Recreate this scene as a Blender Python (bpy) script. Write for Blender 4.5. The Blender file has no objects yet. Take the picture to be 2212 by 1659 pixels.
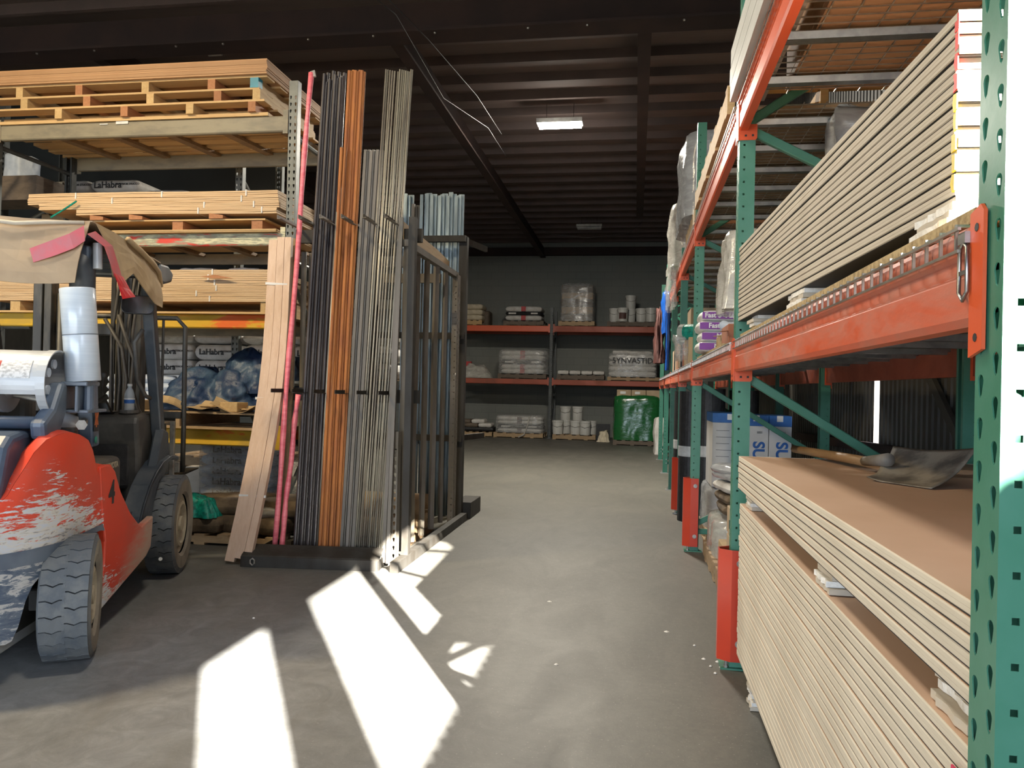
import bpy, bmesh, math, random
from mathutils import Vector, Matrix, Euler, noise
random.seed(7)
SC = bpy.context.scene
COL = SC.collection
PI = math.pi

# ------------------------------------------------------------ camera
EYE = 1.3
FPX = 1661.0
YAW = math.atan(266 / FPX); ROLL = math.radians(1.3); PITCH = math.radians(.33)
_f = Vector((-math.sin(YAW) * math.cos(PITCH), math.cos(YAW) * math.cos(PITCH), math.sin(PITCH)))
_r = _f.cross(Vector((0, 0, 1))).normalized(); _u = _r.cross(_f)
_r2 = math.cos(ROLL) * _r + math.sin(ROLL) * _u
_u2 = -math.sin(ROLL) * _r + math.cos(ROLL) * _u
cam_data = bpy.data.cameras.new('camera'); cam = bpy.data.objects.new('camera', cam_data); COL.objects.link(cam)
cam_data.sensor_width = 36; cam_data.sensor_fit = 'HORIZONTAL'; cam_data.lens = 36 * FPX / 2212
cam_data.clip_start = .02
cam.matrix_world = Matrix(((_r2.x, _u2.x, -_f.x, 0), (_r2.y, _u2.y, -_f.y, 0), (_r2.z, _u2.z, -_f.z, EYE), (0, 0, 0, 1)))
SC.camera = cam
EYEV = Vector((0, 0, EYE))
def _ray(px, py): return _f + _r2 * ((px - 1106) / FPX) - _u2 * ((py - 829.5) / FPX)
def atY(px, py, Y): d = _ray(px, py); return EYEV + d * (Y / d.y)
def atX(px, py, X): d = _ray(px, py); return EYEV + d * (X / d.x)
def atZ(px, py, Z=0.): d = _ray(px, py); return EYEV + d * ((Z - EYE) / d.z)

# ------------------------------------------------------------ world, sun, exposure
SC.view_settings.view_transform = 'Standard'; SC.view_settings.look = 'None'
SC.view_settings.exposure = 0.0; SC.view_settings.gamma = 1.0; SC.view_settings.use_curve_mapping = False
w = bpy.data.worlds.new('sky'); SC.world = w; w.use_nodes = True
bg = w.node_tree.nodes['Background']; bg.inputs[0].default_value = (.72, .84, 1.0, 1); bg.inputs[1].default_value = 10
SUN_DIR = Vector((-.5, .866, -.512)).normalized()      # the way the sunlight travels
sd = bpy.data.lights.new('sun', 'SUN'); sd.energy = 120; sd.angle = math.radians(.53); sd.color = (1, .95, .86)
so = bpy.data.objects.new('sun', sd); COL.objects.link(so)
so.rotation_euler = SUN_DIR.to_track_quat('-Z', 'Y').to_euler(); so.location = (6, -8, 8)
def portal(name, loc, rot, sx, sy):
    l = bpy.data.lights.new(name, 'AREA'); l.shape = 'RECTANGLE'; l.size = sx; l.size_y = sy
    l.cycles.is_portal = True
    o = bpy.data.objects.new(name, l); COL.objects.link(o); o.location = loc; o.rotation_euler = rot
portal('door_daylight_rear', (-3.4, -4.95, 1.6), (PI / 2, 0, 0), 8.8, 3.2)
portal('door_daylight_right', (2.05, -2.0, 2.0), (PI / 2, 0, PI / 2), 5.2, 4.0)
SC.cycles.max_bounces = 7; SC.cycles.diffuse_bounces = 4; SC.cycles.glossy_bounces = 3
SC.cycles.transparent_max_bounces = 8; SC.cycles.transmission_bounces = 5
SC.cycles.sample_clamp_indirect = 4; SC.cycles.caustics_reflective = False; SC.cycles.caustics_refractive = False

# ------------------------------------------------------------ mesh builder
class MB:
    def __init__(s): s.v = []; s.f = []; s.mi = []; s.cur = 0
    def m(s, i): s.cur = i; return s
    def add(s, vs, fs, T=None):
        b = len(s.v)
        s.v += [tuple(T @ Vector(p)) if T is not None else tuple(p) for p in vs]
        s.f += [tuple(b + i for i in f) for f in fs]; s.mi += [s.cur] * len(fs); return s
    def box(s, x0, x1, y0, y1, z0, z1, T=None):
        vs = [(x, y, z) for z in (z0, z1) for y in (y0, y1) for x in (x0, x1)]
        return s.add(vs, [(0, 2, 3, 1), (4, 5, 7, 6), (0, 1, 5, 4), (2, 6, 7, 3), (0, 4, 6, 2), (1, 3, 7, 5)], T)
    def bar(s, p0, p1, w, h, up=(0, 0, 1)):
        p0 = Vector(p0); p1 = Vector(p1); d = p1 - p0; L = d.length; y = d / L
        u = Vector(up)
        if abs(u.dot(y)) > .98: u = Vector((1, 0, 0))
        x = y.cross(u).normalized(); z = x.cross(y)
        T = Matrix(((x.x, y.x, z.x, p0.x), (x.y, y.y, z.y, p0.y), (x.z, y.z, z.z, p0.z), (0, 0, 0, 1)))
        return s.box(-w / 2, w / 2, 0, L, -h / 2, h / 2, T)
    def tube(s, p0, p1, r, n=10, r1=None, caps=True):
        return s.path([p0, p1], r, n, [r, r if r1 is None else r1], caps)
    def path(s, pts, r, n=8, rs=None, caps=True, closed=False):
        P = [Vector(p) for p in pts]; k = len(P); b = len(s.v); up = None
        for i, p in enumerate(P):
            a = P[i - 1] if i > 0 else (P[-1] if closed else P[0]); c = P[(i + 1) % k] if (i < k - 1 or closed) else P[-1]
            t = (c - a).normalized()
            if up is None:
                up = Vector((0, 0, 1)) if abs(t.z) < .95 else Vector((1, 0, 0))
            x = t.cross(up).normalized(); up = x.cross(t).normalized(); rr = rs[i] if rs else r
            for j in range(n):
                q = 2 * PI * j / n; s.v.append(tuple(p + (x * math.cos(q) + up * math.sin(q)) * rr))
        for i in range(k if closed else k - 1):
            i2 = (i + 1) % k
            for j in range(n):
                j2 = (j + 1) % n; s.f.append((b + i * n + j, b + i * n + j2, b + i2 * n + j2, b + i2 * n + j)); s.mi.append(s.cur)
        if caps and not closed:
            s.f.append(tuple(b + j for j in range(n))[::-1]); s.f.append(tuple(b + (k - 1) * n + j for j in range(n))); s.mi += [s.cur] * 2
        return s
    def prism(s, poly, a0, a1, axis='y', T=None):
        """2D polygon extruded along an axis: x -> (y,z), y -> (x,z), z -> (x,y)"""
        def mk(p, a): return {'x': (a, p[0], p[1]), 'y': (p[0], a, p[1]), 'z': (p[0], p[1], a)}[axis]
        n = len(poly); vs = [mk(p, a0) for p in poly] + [mk(p, a1) for p in poly]
        fs = [tuple(range(n)), tuple(range(2 * n - 1, n - 1, -1))] + [(i, i + n, (i + 1) % n + n, (i + 1) % n) for i in range(n)]
        return s.add(vs, fs, T)
    def lathe(s, prof, n=24, T=None, caps=True):
        vs = [(r * math.cos(2 * PI * j / n), r * math.sin(2 * PI * j / n), z) for r, z in prof for j in range(n)]
        fs = [(i * n + j, i * n + (j + 1) % n, (i + 1) * n + (j + 1) % n, (i + 1) * n + j) for i in range(len(prof) - 1) for j in range(n)]
        if caps: fs += [tuple(range(n))[::-1], tuple((len(prof) - 1) * n + j for j in range(n))]
        return s.add(vs, fs, T)
    def grid(s, fn, nu, nv, T=None):
        vs = [fn(i / nu, j / nv) for i in range(nu + 1) for j in range(nv + 1)]
        fs = [(i * (nv + 1) + j, (i + 1) * (nv + 1) + j, (i + 1) * (nv + 1) + j + 1, i * (nv + 1) + j + 1) for i in range(nu) for j in range(nv)]
        return s.add(vs, fs, T)
    def mesh(s, name):
        me = bpy.data.meshes.new(name); me.from_pydata(s.v, [], s.f)
        me.polygons.foreach_set('material_index', s.mi)
        bm = bmesh.new(); bm.from_mesh(me); bmesh.ops.recalc_face_normals(bm, faces=bm.faces); bm.to_mesh(me); bm.free()
        return me
    def obj(s, name, mats, parent=None, loc=None, rot=None, bevel=0, smooth=False, seg=1, solid=0):
        me = s.mesh(name)
        for m_ in (mats if isinstance(mats, (list, tuple)) else [mats]): me.materials.append(m_)
        o = bpy.data.objects.new(name, me); COL.objects.link(o)
        if parent is not None: o.parent = parent
        if loc is not None: o.location = loc
        if rot is not None: o.rotation_euler = rot
        if smooth: me.polygons.foreach_set('use_smooth', [True] * len(me.polygons))
        if solid:
            md = o.modifiers.new('solid', 'SOLIDIFY'); md.thickness = solid; md.offset = 0
        if bevel:
            md = o.modifiers.new('bevel', 'BEVEL'); md.width = bevel; md.segments = seg; md.limit_method = 'ANGLE'; md.angle_limit = math.radians(40)
        return o

def tag(o, label=None, cat=None, group=None, kind=None):
    if label: o['label'] = label
    if cat: o['category'] = cat
    if group: o['group'] = group
    if kind: o['kind'] = kind
    return o
def thing(name, label, cat, loc=(0, 0, 0), rz=0, group=None):
    o = bpy.data.objects.new(name, None); COL.objects.link(o); o.location = loc; o.rotation_euler = (0, 0, rz)
    o.empty_display_size = .05
    return tag(o, label, cat, group)
KIDS = {}
def dup(root, loc=None, rot=None, label=None, group=None):
    r = root.copy(); COL.objects.link(r)
    if loc is not None: r.location = loc
    if rot is not None: r.rotation_euler = rot
    if label: r['label'] = label
    if group: r['group'] = group
    for ch in list(root.children):
        c = ch.copy(); COL.objects.link(c); c.parent = r
        for g in list(ch.children):
            d = g.copy(); COL.objects.link(d); d.parent = c
    return r
def regroup(root, objs):
    """objs become parts of root"""
    for o in objs:
        o.parent = root
        for k in ('label', 'category', 'group'):
            if k in o: del o[k]
ORDN = ['lowest', '2nd', '3rd'] + ['%dth' % i for i in range(4, 21)] + ['21st', '22nd', '23rd'] + ['%dth' % i for i in range(24, 31)]
def struct(name, mb, mats, **k): return tag(mb.obj(name, mats, **k), kind='structure')

# filled 2D shape with holes, lying in the local xy plane, thickness t
def holed_mesh(name, outer, holes, t):
    cu = bpy.data.curves.new(name, 'CURVE'); cu.dimensions = '2D'; cu.fill_mode = 'BOTH'; cu.extrude = t / 2
    for poly in [outer] + holes:
        sp = cu.splines.new('POLY'); sp.points.add(len(poly) - 1)
        for i, p in enumerate(poly): sp.points[i].co = (p[0], p[1], 0, 1)
        sp.use_cyclic_u = True
    o = bpy.data.objects.new(name, cu); COL.objects.link(o)
    bpy.context.view_layer.update()
    me = bpy.data.meshes.new_from_object(o.evaluated_get(bpy.context.evaluated_depsgraph_get()))
    bpy.data.objects.remove(o); bpy.data.curves.remove(cu); me.name = name
    return me
def text_mesh(txt, size, t=.0008, bold=0.0):
    cu = bpy.data.curves.new('t', 'FONT'); cu.body = txt; cu.size = size; cu.extrude = t; cu.offset = bold; cu.align_x = 'CENTER'; cu.align_y = 'CENTER'
    o = bpy.data.objects.new('t', cu); COL.objects.link(o)
    bpy.context.view_layer.update()
    me = bpy.data.meshes.new_from_object(o.evaluated_get(bpy.context.evaluated_depsgraph_get()))
    bpy.data.objects.remove(o); bpy.data.curves.remove(cu)
    return me
def add_mesh(mb, me, T):
    mb.add([v.co for v in me.vertices], [tuple(p.vertices) for p in me.polygons], T)
def text_obj(name, txt, size, mat, parent, T, bold=0.0):
    me = text_mesh(txt, size, bold=bold); mb = MB(); add_mesh(mb, me, T); return mb.obj(name, mat, parent)
def frame_T(o, x, y):
    x = Vector(x).normalized(); y = Vector(y); z = x.cross(y).normalized(); y = z.cross(x)
    return Matrix(((x.x, y.x, z.x, o[0]), (x.y, y.y, z.y, o[1]), (x.z, y.z, z.z, o[2]), (0, 0, 0, 1)))

# ------------------------------------------------------------ materials
def srgb(r, g, b):
    return tuple(((c / 255) / 12.92 if c / 255 <= .04045 else ((c / 255 + .055) / 1.055) ** 2.4) for c in (r, g, b)) + (1,)
def lin(*c): return tuple(c) + (1,)
class NT:
    def __init__(s, name):
        s.mat = bpy.data.materials.new(name); s.mat.use_nodes = True; s.t = s.mat.node_tree; s.n = s.t.nodes; s.l = s.t.links
        s.b = s.n['Principled BSDF']; s.co = None
    def node(s, k, **kw):
        x = s.n.new(k)
        for a, v in kw.items(): setattr(x, a, v)
        return x
    def coord(s, scale=(1, 1, 1), rot=(0, 0, 0), kind='Object', loc=(0, 0, 0)):
        tc = s.node('ShaderNodeTexCoord'); mp = s.node('ShaderNodeMapping'); mp.inputs[1].default_value = loc; mp.inputs[2].default_value = rot; mp.inputs[3].default_value = scale
        s.l.new(tc.outputs[kind], mp.inputs[0]); return mp.outputs[0]
    def noise(s, scale, detail=3, rough=.5, vec=None, dist=0.):
        x = s.node('ShaderNodeTexNoise'); x.inputs['Scale'].default_value = scale; x.inputs['Detail'].default_value = detail
        x.inputs['Roughness'].default_value = rough; x.inputs['Distortion'].default_value = dist
        if vec is None: vec = s.coord()
        s.l.new(vec, x.inputs['Vector']); return x.outputs['Fac']
    def ramp(s, fac, stops):
        x = s.node('ShaderNodeValToRGB'); e = x.color_ramp.elements
        while len(e) < len(stops): e.new(.5)
        for i, (p, c) in enumerate(stops): e[i].position = p; e[i].color = c if len(c) == 4 else tuple(c) + (1,)
        s.l.new(fac, x.inputs[0]); return x.outputs[0]
    def mix(s, fac, a, b, mode='MIX'):
        x = s.node('ShaderNodeMix', data_type='RGBA', blend_type=mode)
        for sock, v in ((x.inputs[0], fac), (x.inputs[6], a), (x.inputs[7], b)):
            if hasattr(v, 'links'): s.l.new(v, sock)
            else: sock.default_value = v
        return x.outputs[2]
    def math(s, op, a, b=0., c=0., clamp=False):
        x = s.node('ShaderNodeMath', operation=op); x.use_clamp = clamp
        for i, v in enumerate((a, b, c)):
            if hasattr(v, 'links'): s.l.new(v, x.inputs[i])
            else: x.inputs[i].default_value = v
        return x.outputs[0]
    def rand(s): return s.node('ShaderNodeObjectInfo').outputs['Random']
    def set(s, **kw):
        for k, v in kw.items():
            sock = s.b.inputs[k.replace('_', ' ')]
            if hasattr(v, 'links'): s.l.new(v, sock)
            else: sock.default_value = v
        return s
    def bump(s, h, strength=.3, dist=.01):
        x = s.node('ShaderNodeBump'); x.inputs['Strength'].default_value = strength; x.inputs['Distance'].default_value = dist
        s.l.new(h, x.inputs['Height']); s.l.new(x.outputs[0], s.b.inputs['Normal'])
        return s
def mat(name, col, rough=.6, metal=0., var=.15, vs=6., bump=0., bs=40., rnd=0., col2=None, spec=.5, stretch=(1, 1, 1), cov=(.42, .62), coat=0.):
    """a colour broken up by noise towards col2, a little roughness variation and fine bump"""
    t = NT(name); vec = t.coord(stretch)
    c2 = col2 or tuple(x * (1 - var * 2) for x in col[:3]) + (1,)
    n1 = t.noise(vs, 4, .6, vec)
    f = t.math('MULTIPLY', t.node('ShaderNodeMapRange').outputs[0], 1) if False else n1
    c = t.ramp(n1, [(cov[0], col), (cov[1], c2)])
    if rnd:
        v = t.math('MULTIPLY_ADD', t.rand(), rnd, 1 - rnd / 2)
        hs = t.node('ShaderNodeHueSaturation'); t.l.new(v, hs.inputs['Value']); t.l.new(c, hs.inputs['Color']); c = hs.outputs[0]
    t.set(Base_Color=c, Metallic=metal, Roughness=rough)
    t.b.inputs['Specular IOR Level'].default_value = spec
    if coat: t.b.inputs['Coat Weight'].default_value = coat; t.b.inputs['Coat Roughness'].default_value = .15
    if bump: t.bump(t.noise(bs, 3, .6, vec), bump)
    return t.mat
# ------------------------------------------------------------ material set
M = {}
def wood(name, c1, c2, scale=3., stretch=(1, 12, 12), rough=.7, rnd=.25, bump=.15):
    t = NT(name); vec = t.coord(stretch)
    n1 = t.noise(scale, 5, .6, vec, .6); n2 = t.noise(scale * 5, 3, .5, vec)
    c = t.ramp(n1, [(.35, c1), (.65, c2)])
    c = t.mix(t.math('MULTIPLY', n2, .35), c, tuple(x * .55 for x in c1[:3]) + (1,))
    if rnd:
        hs = t.node('ShaderNodeHueSaturation'); t.l.new(t.math('MULTIPLY_ADD', t.rand(), rnd, 1 - rnd / 2), hs.inputs['Value']); t.l.new(c, hs.inputs['Color']); c = hs.outputs[0]
    t.set(Base_Color=c, Roughness=rough); t.bump(n2, bump); return t.mat
M['pine'] = wood('pine', lin(.62, .42, .20), lin(.52, .32, .14), 3, (1, 14, 14))
M['pine_y'] = wood('pine_y', lin(.60, .42, .20), lin(.50, .31, .13), 3, (14, 1, 14))
M['pine_z'] = wood('pine_z', lin(.55, .40, .27), lin(.45, .31, .20), 3, (14, 14, 1), rnd=.1)
M['plywood'] = wood('plywood', lin(.52, .30, .15), lin(.42, .23, .11), 3, (1, 6, 60))
M['redwood'] = wood('redwood', lin(.45, .20, .09), lin(.36, .15, .06), 4, (14, 1, 14))
M['oldwood'] = wood('oldwood', lin(.30, .20, .11), lin(.20, .13, .075), 4, (4, 4, 4))
M['palletwood'] = wood('palletwood', lin(.42, .29, .16), lin(.30, .20, .11), 3, (3, 3, 8))
M['darkpallet'] = wood('darkpallet', lin(.16, .12, .085), lin(.10, .075, .055), 3, (3, 3, 8))
M['trimwood'] = wood('trimwood', lin(.62, .45, .335), lin(.54, .37, .26), 2.5, (14, 14, .6), rnd=.08, rough=.6)
M['particle'] = mat('particle', lin(.45, .33, .16), .8, vs=60, col2=lin(.25, .17, .07), stretch=(1, 1, 1))
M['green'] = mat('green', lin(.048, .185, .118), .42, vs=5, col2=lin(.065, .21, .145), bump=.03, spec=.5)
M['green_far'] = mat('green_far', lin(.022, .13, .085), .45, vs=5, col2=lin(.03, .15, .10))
M['orange'] = mat('orange', lin(.62, .088, .022), .42, vs=5, col2=lin(.62, .095, .03), stretch=(1, 1, 1), bump=.02)
def dusty(name, base, dust, rough=.5, sc=3., amt=(.45, .7), stretch=(1, 1, 1)):
    t = NT(name); vec = t.coord(stretch)
    n = t.noise(sc, 5, .65, vec, .4); n2 = t.noise(sc * 9, 4, .6, vec)
    f = t.math('MULTIPLY', t.ramp(n, [(amt[0], (0, 0, 0, 1)), (amt[1], (1, 1, 1, 1))]), t.math('MULTIPLY_ADD', n2, .8, .3), clamp=True)
    t.set(Base_Color=t.mix(f, base, dust), Roughness=t.math('MULTIPLY_ADD', f, .4, rough, clamp=True)); t.bump(n2, .06); return t.mat
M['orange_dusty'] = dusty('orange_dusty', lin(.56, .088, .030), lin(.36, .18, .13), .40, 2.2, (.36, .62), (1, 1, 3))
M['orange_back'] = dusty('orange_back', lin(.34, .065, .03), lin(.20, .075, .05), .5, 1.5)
M['galv'] = mat('galv', lin(.42, .43, .42), .38, 1., vs=12, col2=lin(.30, .31, .31), bump=.04)
M['galvstrut'] = mat('galvstrut', lin(.26, .31, .32), .38, .9, vs=4, col2=lin(.15, .185, .20), stretch=(4, 4, .5), rnd=.3)
M['wire'] = mat('wire', lin(.55, .52, .45), .35, .9, vs=10, col2=lin(.4, .38, .33))
M['blacksteel'] = mat('blacksteel', lin(.027, .023, .018), .6, .0, vs=8, col2=lin(.042, .039, .034), stretch=(1, 1, .3), rnd=.3, spec=.25)
M['greysteel'] = mat('greysteel', lin(.115, .096, .068), .65, .0, vs=6, col2=lin(.16, .145, .125), stretch=(1, 1, .3), rnd=.25)
M['blackpipe'] = mat('blackpipe', lin(.022, .018, .020), .45, .0, vs=6, col2=lin(.055, .045, .042), stretch=(2, 2, .3), rnd=.4)
M['rust'] = mat('rust', lin(.38, .14, .034), .72, 0., vs=5, col2=lin(.25, .085, .03), stretch=(6, 6, .8), rnd=.25, bump=.1, cov=(.38, .68))
M['rod'] = mat('rod', lin(.36, .33, .26), .42, .3, vs=6, col2=lin(.22, .19, .155), stretch=(2, 2, .3), rnd=.4)
M['greytube'] = mat('greytube', lin(.095, .086, .072), .55, .0, vs=6, col2=lin(.13, .115, .10), stretch=(2, 2, .3), rnd=.3)
M['pink'] = mat('pink', lin(.86, .22, .25), .35, vs=10, col2=lin(.74, .14, .18), stretch=(1, 1, 4), bump=.2, bs=30)
M['rackgrey'] = mat('rackgrey', lin(.115, .125, .12), .5, .1, vs=7, col2=lin(.17, .18, .165), bump=.05)
M['rackdark'] = mat('rackdark', lin(.05, .055, .055), .5, .1, vs=7, col2=lin(.08, .085, .08))
M['beamkhaki'] = mat('beamkhaki', lin(.26, .225, .155), .55, vs=4, col2=lin(.19, .165, .12), stretch=(1, 3, 3))
def blotch(name, cols, scale, stretch=(1, 1, 1), rough=.55):
    t = NT(name); vec = t.coord(stretch); n = t.noise(scale, 4, .6, vec, .3)
    k = len(cols); st = []
    for i, c in enumerate(cols):
        st.append((.36 + .28 * i / (k - 1), c))
    r = t.ramp(n, st); r.node.color_ramp.interpolation = 'EASE'
    t.set(Base_Color=r, Roughness=rough); return t.mat
M['peelpaint'] = blotch('peelpaint', [lin(.60, .06, .04), lin(.30, .30, .21), lin(.62, .58, .38), lin(.27, .28, .20)], 3.2, (1, 3, 6))
M['yellow'] = blotch('yellow', [lin(.75, .14, .02), lin(.68, .40, .03), lin(.62, .38, .03), lin(.50, .32, .05)], 2.2, (1, 1, 3))
M['drywall'] = mat('drywall', lin(.52, .46, .37), .85, vs=5, col2=lin(.47, .41, .325), bump=.05, bs=200, rnd=.06, stretch=(1, 1, 4))
M['drywalledge'] = mat('drywalledge', lin(.60, .54, .435), .85, vs=5, col2=lin(.55, .49, .39), stretch=(2, .5, 3), rnd=.10, bump=.05, bs=40)
M['drywallpaper'] = mat('drywallpaper', lin(.60, .405, .285), .48, vs=2, col2=lin(.56, .37, .25), bump=.02)
M['gypsum'] = mat('gypsum', lin(.80, .78, .73), .95, vs=30, col2=lin(.65, .62, .56), bump=.5, bs=60)
M['redtape'] = mat('redtape', lin(.75, .04, .03), .5); M['yellowtape'] = mat('yellowtape', lin(.8, .6, .03), .5)
M['pinktape'] = mat('pinktape', lin(.80, .035, .12), .4, vs=20)
M['white'] = mat('white', lin(.72, .71, .68), .5, vs=8, col2=lin(.6, .59, .56), rnd=.06)
M['vinyl'] = mat('vinyl', lin(.60, .60, .57), .4, vs=4, col2=lin(.50, .50, .47), stretch=(4, .4, 4), rnd=.2)
M['bagwhite'] = mat('bagwhite', lin(.62, .60, .56), .6, vs=9, col2=lin(.50, .47, .43), bump=.4, bs=9, rnd=.1)
M['bagcream'] = mat('bagcream', lin(.62, .54, .40), .65, vs=9, col2=lin(.50, .43, .31), bump=.4, bs=9, rnd=.1)
M['bagblue'] = mat('bagblue', lin(.52, .57, .63), .5, vs=5, col2=lin(.38, .44, .53), bump=.5, bs=7, rnd=.1)
M['burlap'] = mat('burlap', lin(.15, .105, .06), .9, vs=7, col2=lin(.07, .048, .028), bump=.6, bs=12, rnd=.25)
M['purple'] = mat('purple', lin(.20, .045, .28), .5); M['ink'] = mat('ink', lin(.02, .02, .022), .6)
M['blueink'] = mat('blueink', lin(.02, .12, .42), .5); M['redink'] = mat('redink', lin(.45, .03, .03), .5)
M['tarp'] = mat('tarp', lin(.008, .026, .075), .5, vs=5, col2=lin(.045, .085, .14), bump=.9, bs=14)
M['netgreen'] = mat('netgreen', lin(.0, .28, .20), .5, vs=30, col2=lin(.0, .12, .09), bump=.6, bs=30)
M['cardboard'] = mat('cardboard', lin(.42, .31, .20), .8, vs=3, col2=lin(.36, .26, .165), bump=.06, bs=15)
M['cardboard_tan'] = mat('cardboard_tan', lin(.45, .32, .17), .8, vs=3, col2=lin(.34, .24, .13), bump=.1, bs=15)
M['cardboard_red'] = mat('cardboard_red', lin(.34, .13, .07), .8, vs=3)
M['kraft'] = mat('kraft', lin(.50, .36, .20), .7, vs=4, col2=lin(.42, .29, .16), rnd=.1)
M['box_white'] = mat('box_white', lin(.52, .51, .50), .6, vs=4, col2=lin(.46, .45, .44))
M['box_blue'] = mat('box_blue', lin(.025, .13, .40), .5)
M['blackroll'] = mat('blackroll', lin(.010, .010, .011), .55, vs=20, col2=lin(.02, .02, .021), bump=.3, bs=50)
M['bluecover'] = mat('bluecover', lin(.01, .075, .34), .35, bump=.5, bs=8)
M['maroon'] = mat('maroon', lin(.09, .035, .03), .6, bump=.5, bs=8)
M['whiteband'] = mat('whiteband', lin(.55, .55, .53), .5)
M['rubber'] = mat('rubber', lin(.075, .085, .095), .75, vs=10, col2=lin(.12, .125, .125), bump=.15, bs=60)
M['rubberdust'] = mat('rubberdust', lin(.23, .20, .155), .85, vs=6, col2=lin(.15, .13, .105), bump=.1)
M['rimdust'] = mat('rimdust', lin(.36, .31, .22), .8, vs=4, col2=lin(.26, .22, .16))
M['chassis'] = mat('chassis', lin(.040, .052, .068), .48, vs=4, col2=lin(.085, .095, .105), bump=.05)
M['chassisblue'] = mat('chassisblue', lin(.055, .080, .125), .42, vs=3, col2=lin(.12, .15, .19), bump=.04)
M['plasticdark'] = mat('plasticdark', lin(.045, .043, .04), .55, vs=4, col2=lin(.10, .093, .08))
M['mast'] = mat('mast', lin(.035, .034, .032), .5, .2, vs=6, col2=lin(.085, .078, .065), stretch=(2, 2, .5))
M['hose'] = mat('hose', lin(.022, .019, .016), .6, vs=5, col2=lin(.05, .042, .032))
M['chrome'] = mat('chrome', lin(.7, .7, .7), .12, 1., vs=3)
M['steelbare'] = mat('steelbare', lin(.42, .41, .38), .4, .7, vs=10, col2=lin(.27, .25, .22))
M['tank'] = mat('tank', lin(.48, .50, .52), .42, .1, vs=4, col2=lin(.38, .39, .40), bump=.03)
M['label'] = mat('label', lin(.68, .68, .68), .5, vs=60, col2=lin(.40, .40, .40), stretch=(1, 3, 1))
M['lampwhite'] = mat('lampwhite', lin(.35, .35, .34), .5)
M['gold'] = mat('gold', lin(.45, .30, .10), .6)
M['teal'] = mat('teal', lin(.03, .30, .42), .5)
M['redpad'] = mat('redpad', lin(.40, .015, .02), .5)
M['signorange'] = mat('signorange', lin(.7, .18, .06), .5)
M['pailwhite'] = mat('pailwhite', lin(.58, .57, .53), .4, vs=3, col2=lin(.50, .49, .45), rnd=.08)
M['debris'] = mat('debris', lin(.70, .68, .62), .8)
def glassy(name, col, rough, ior=1.45, alpha=1.):
    t = NT(name); t.set(Base_Color=col, Roughness=rough); t.b.inputs['Transmission Weight'].default_value = 1; t.b.inputs['IOR'].default_value = ior
    t.b.inputs['Alpha'].default_value = alpha; return t.mat
def clear_plastic():
    t = NT('pet'); t.set(Base_Color=lin(.80, .85, .88), Roughness=.06, Alpha=.42); t.b.inputs['Specular IOR Level'].default_value = .9; return t.mat
M['pet'] = clear_plastic()
def film(name, col, a, rough=.14, bs=7., stretch=(.8, .8, 2.5)):
    t = NT(name); vec = t.coord(stretch); n = t.noise(bs, 4, .65, vec, .8)
    al = t.math('MULTIPLY_ADD', t.ramp(n, [(.4, (0, 0, 0, 1)), (.7, (1, 1, 1, 1))]), .35, a, clamp=True)
    t.set(Base_Color=col, Roughness=rough, Alpha=al); t.b.inputs['Specular IOR Level'].default_value = .8; t.bump(n, .45, .012); return t.mat
M['film'] = film('film', lin(.62, .62, .60), .22)
M['film_dense'] = film('film_dense', lin(.55, .53, .48), .55)
M['film_green'] = film('film_green', lin(.012, .11, .028), .9)
M['filmgrey'] = film('filmgrey', lin(.42, .43, .44), .72)
def stretchroll():
    t = NT('stretchroll'); vec = t.coord((1, 1, 30)); n = t.noise(3, 3, .5, vec)
    t.set(Base_Color=t.ramp(n, [(.3, lin(.50, .57, .65)), (.7, lin(.56, .63, .70))]), Roughness=.28); t.b.inputs['Coat Weight'].default_value = .6
    t.b.inputs['Coat Roughness'].default_value = .12; t.bump(n, .05, .002); return t.mat
M['stretchroll'] = stretchroll()
def emis(name, col, s):
    t = NT(name); t.set(Base_Color=lin(.8, .8, .8)); t.b.inputs['Emission Color'].default_value = col; t.b.inputs['Emission Strength'].default_value = s; return t.mat
M['tube_lit'] = emis('tube_lit', (1, .95, .86, 1), 60)
M['glow'] = emis('glow', (1, .98, .95, 1), 14)
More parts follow.
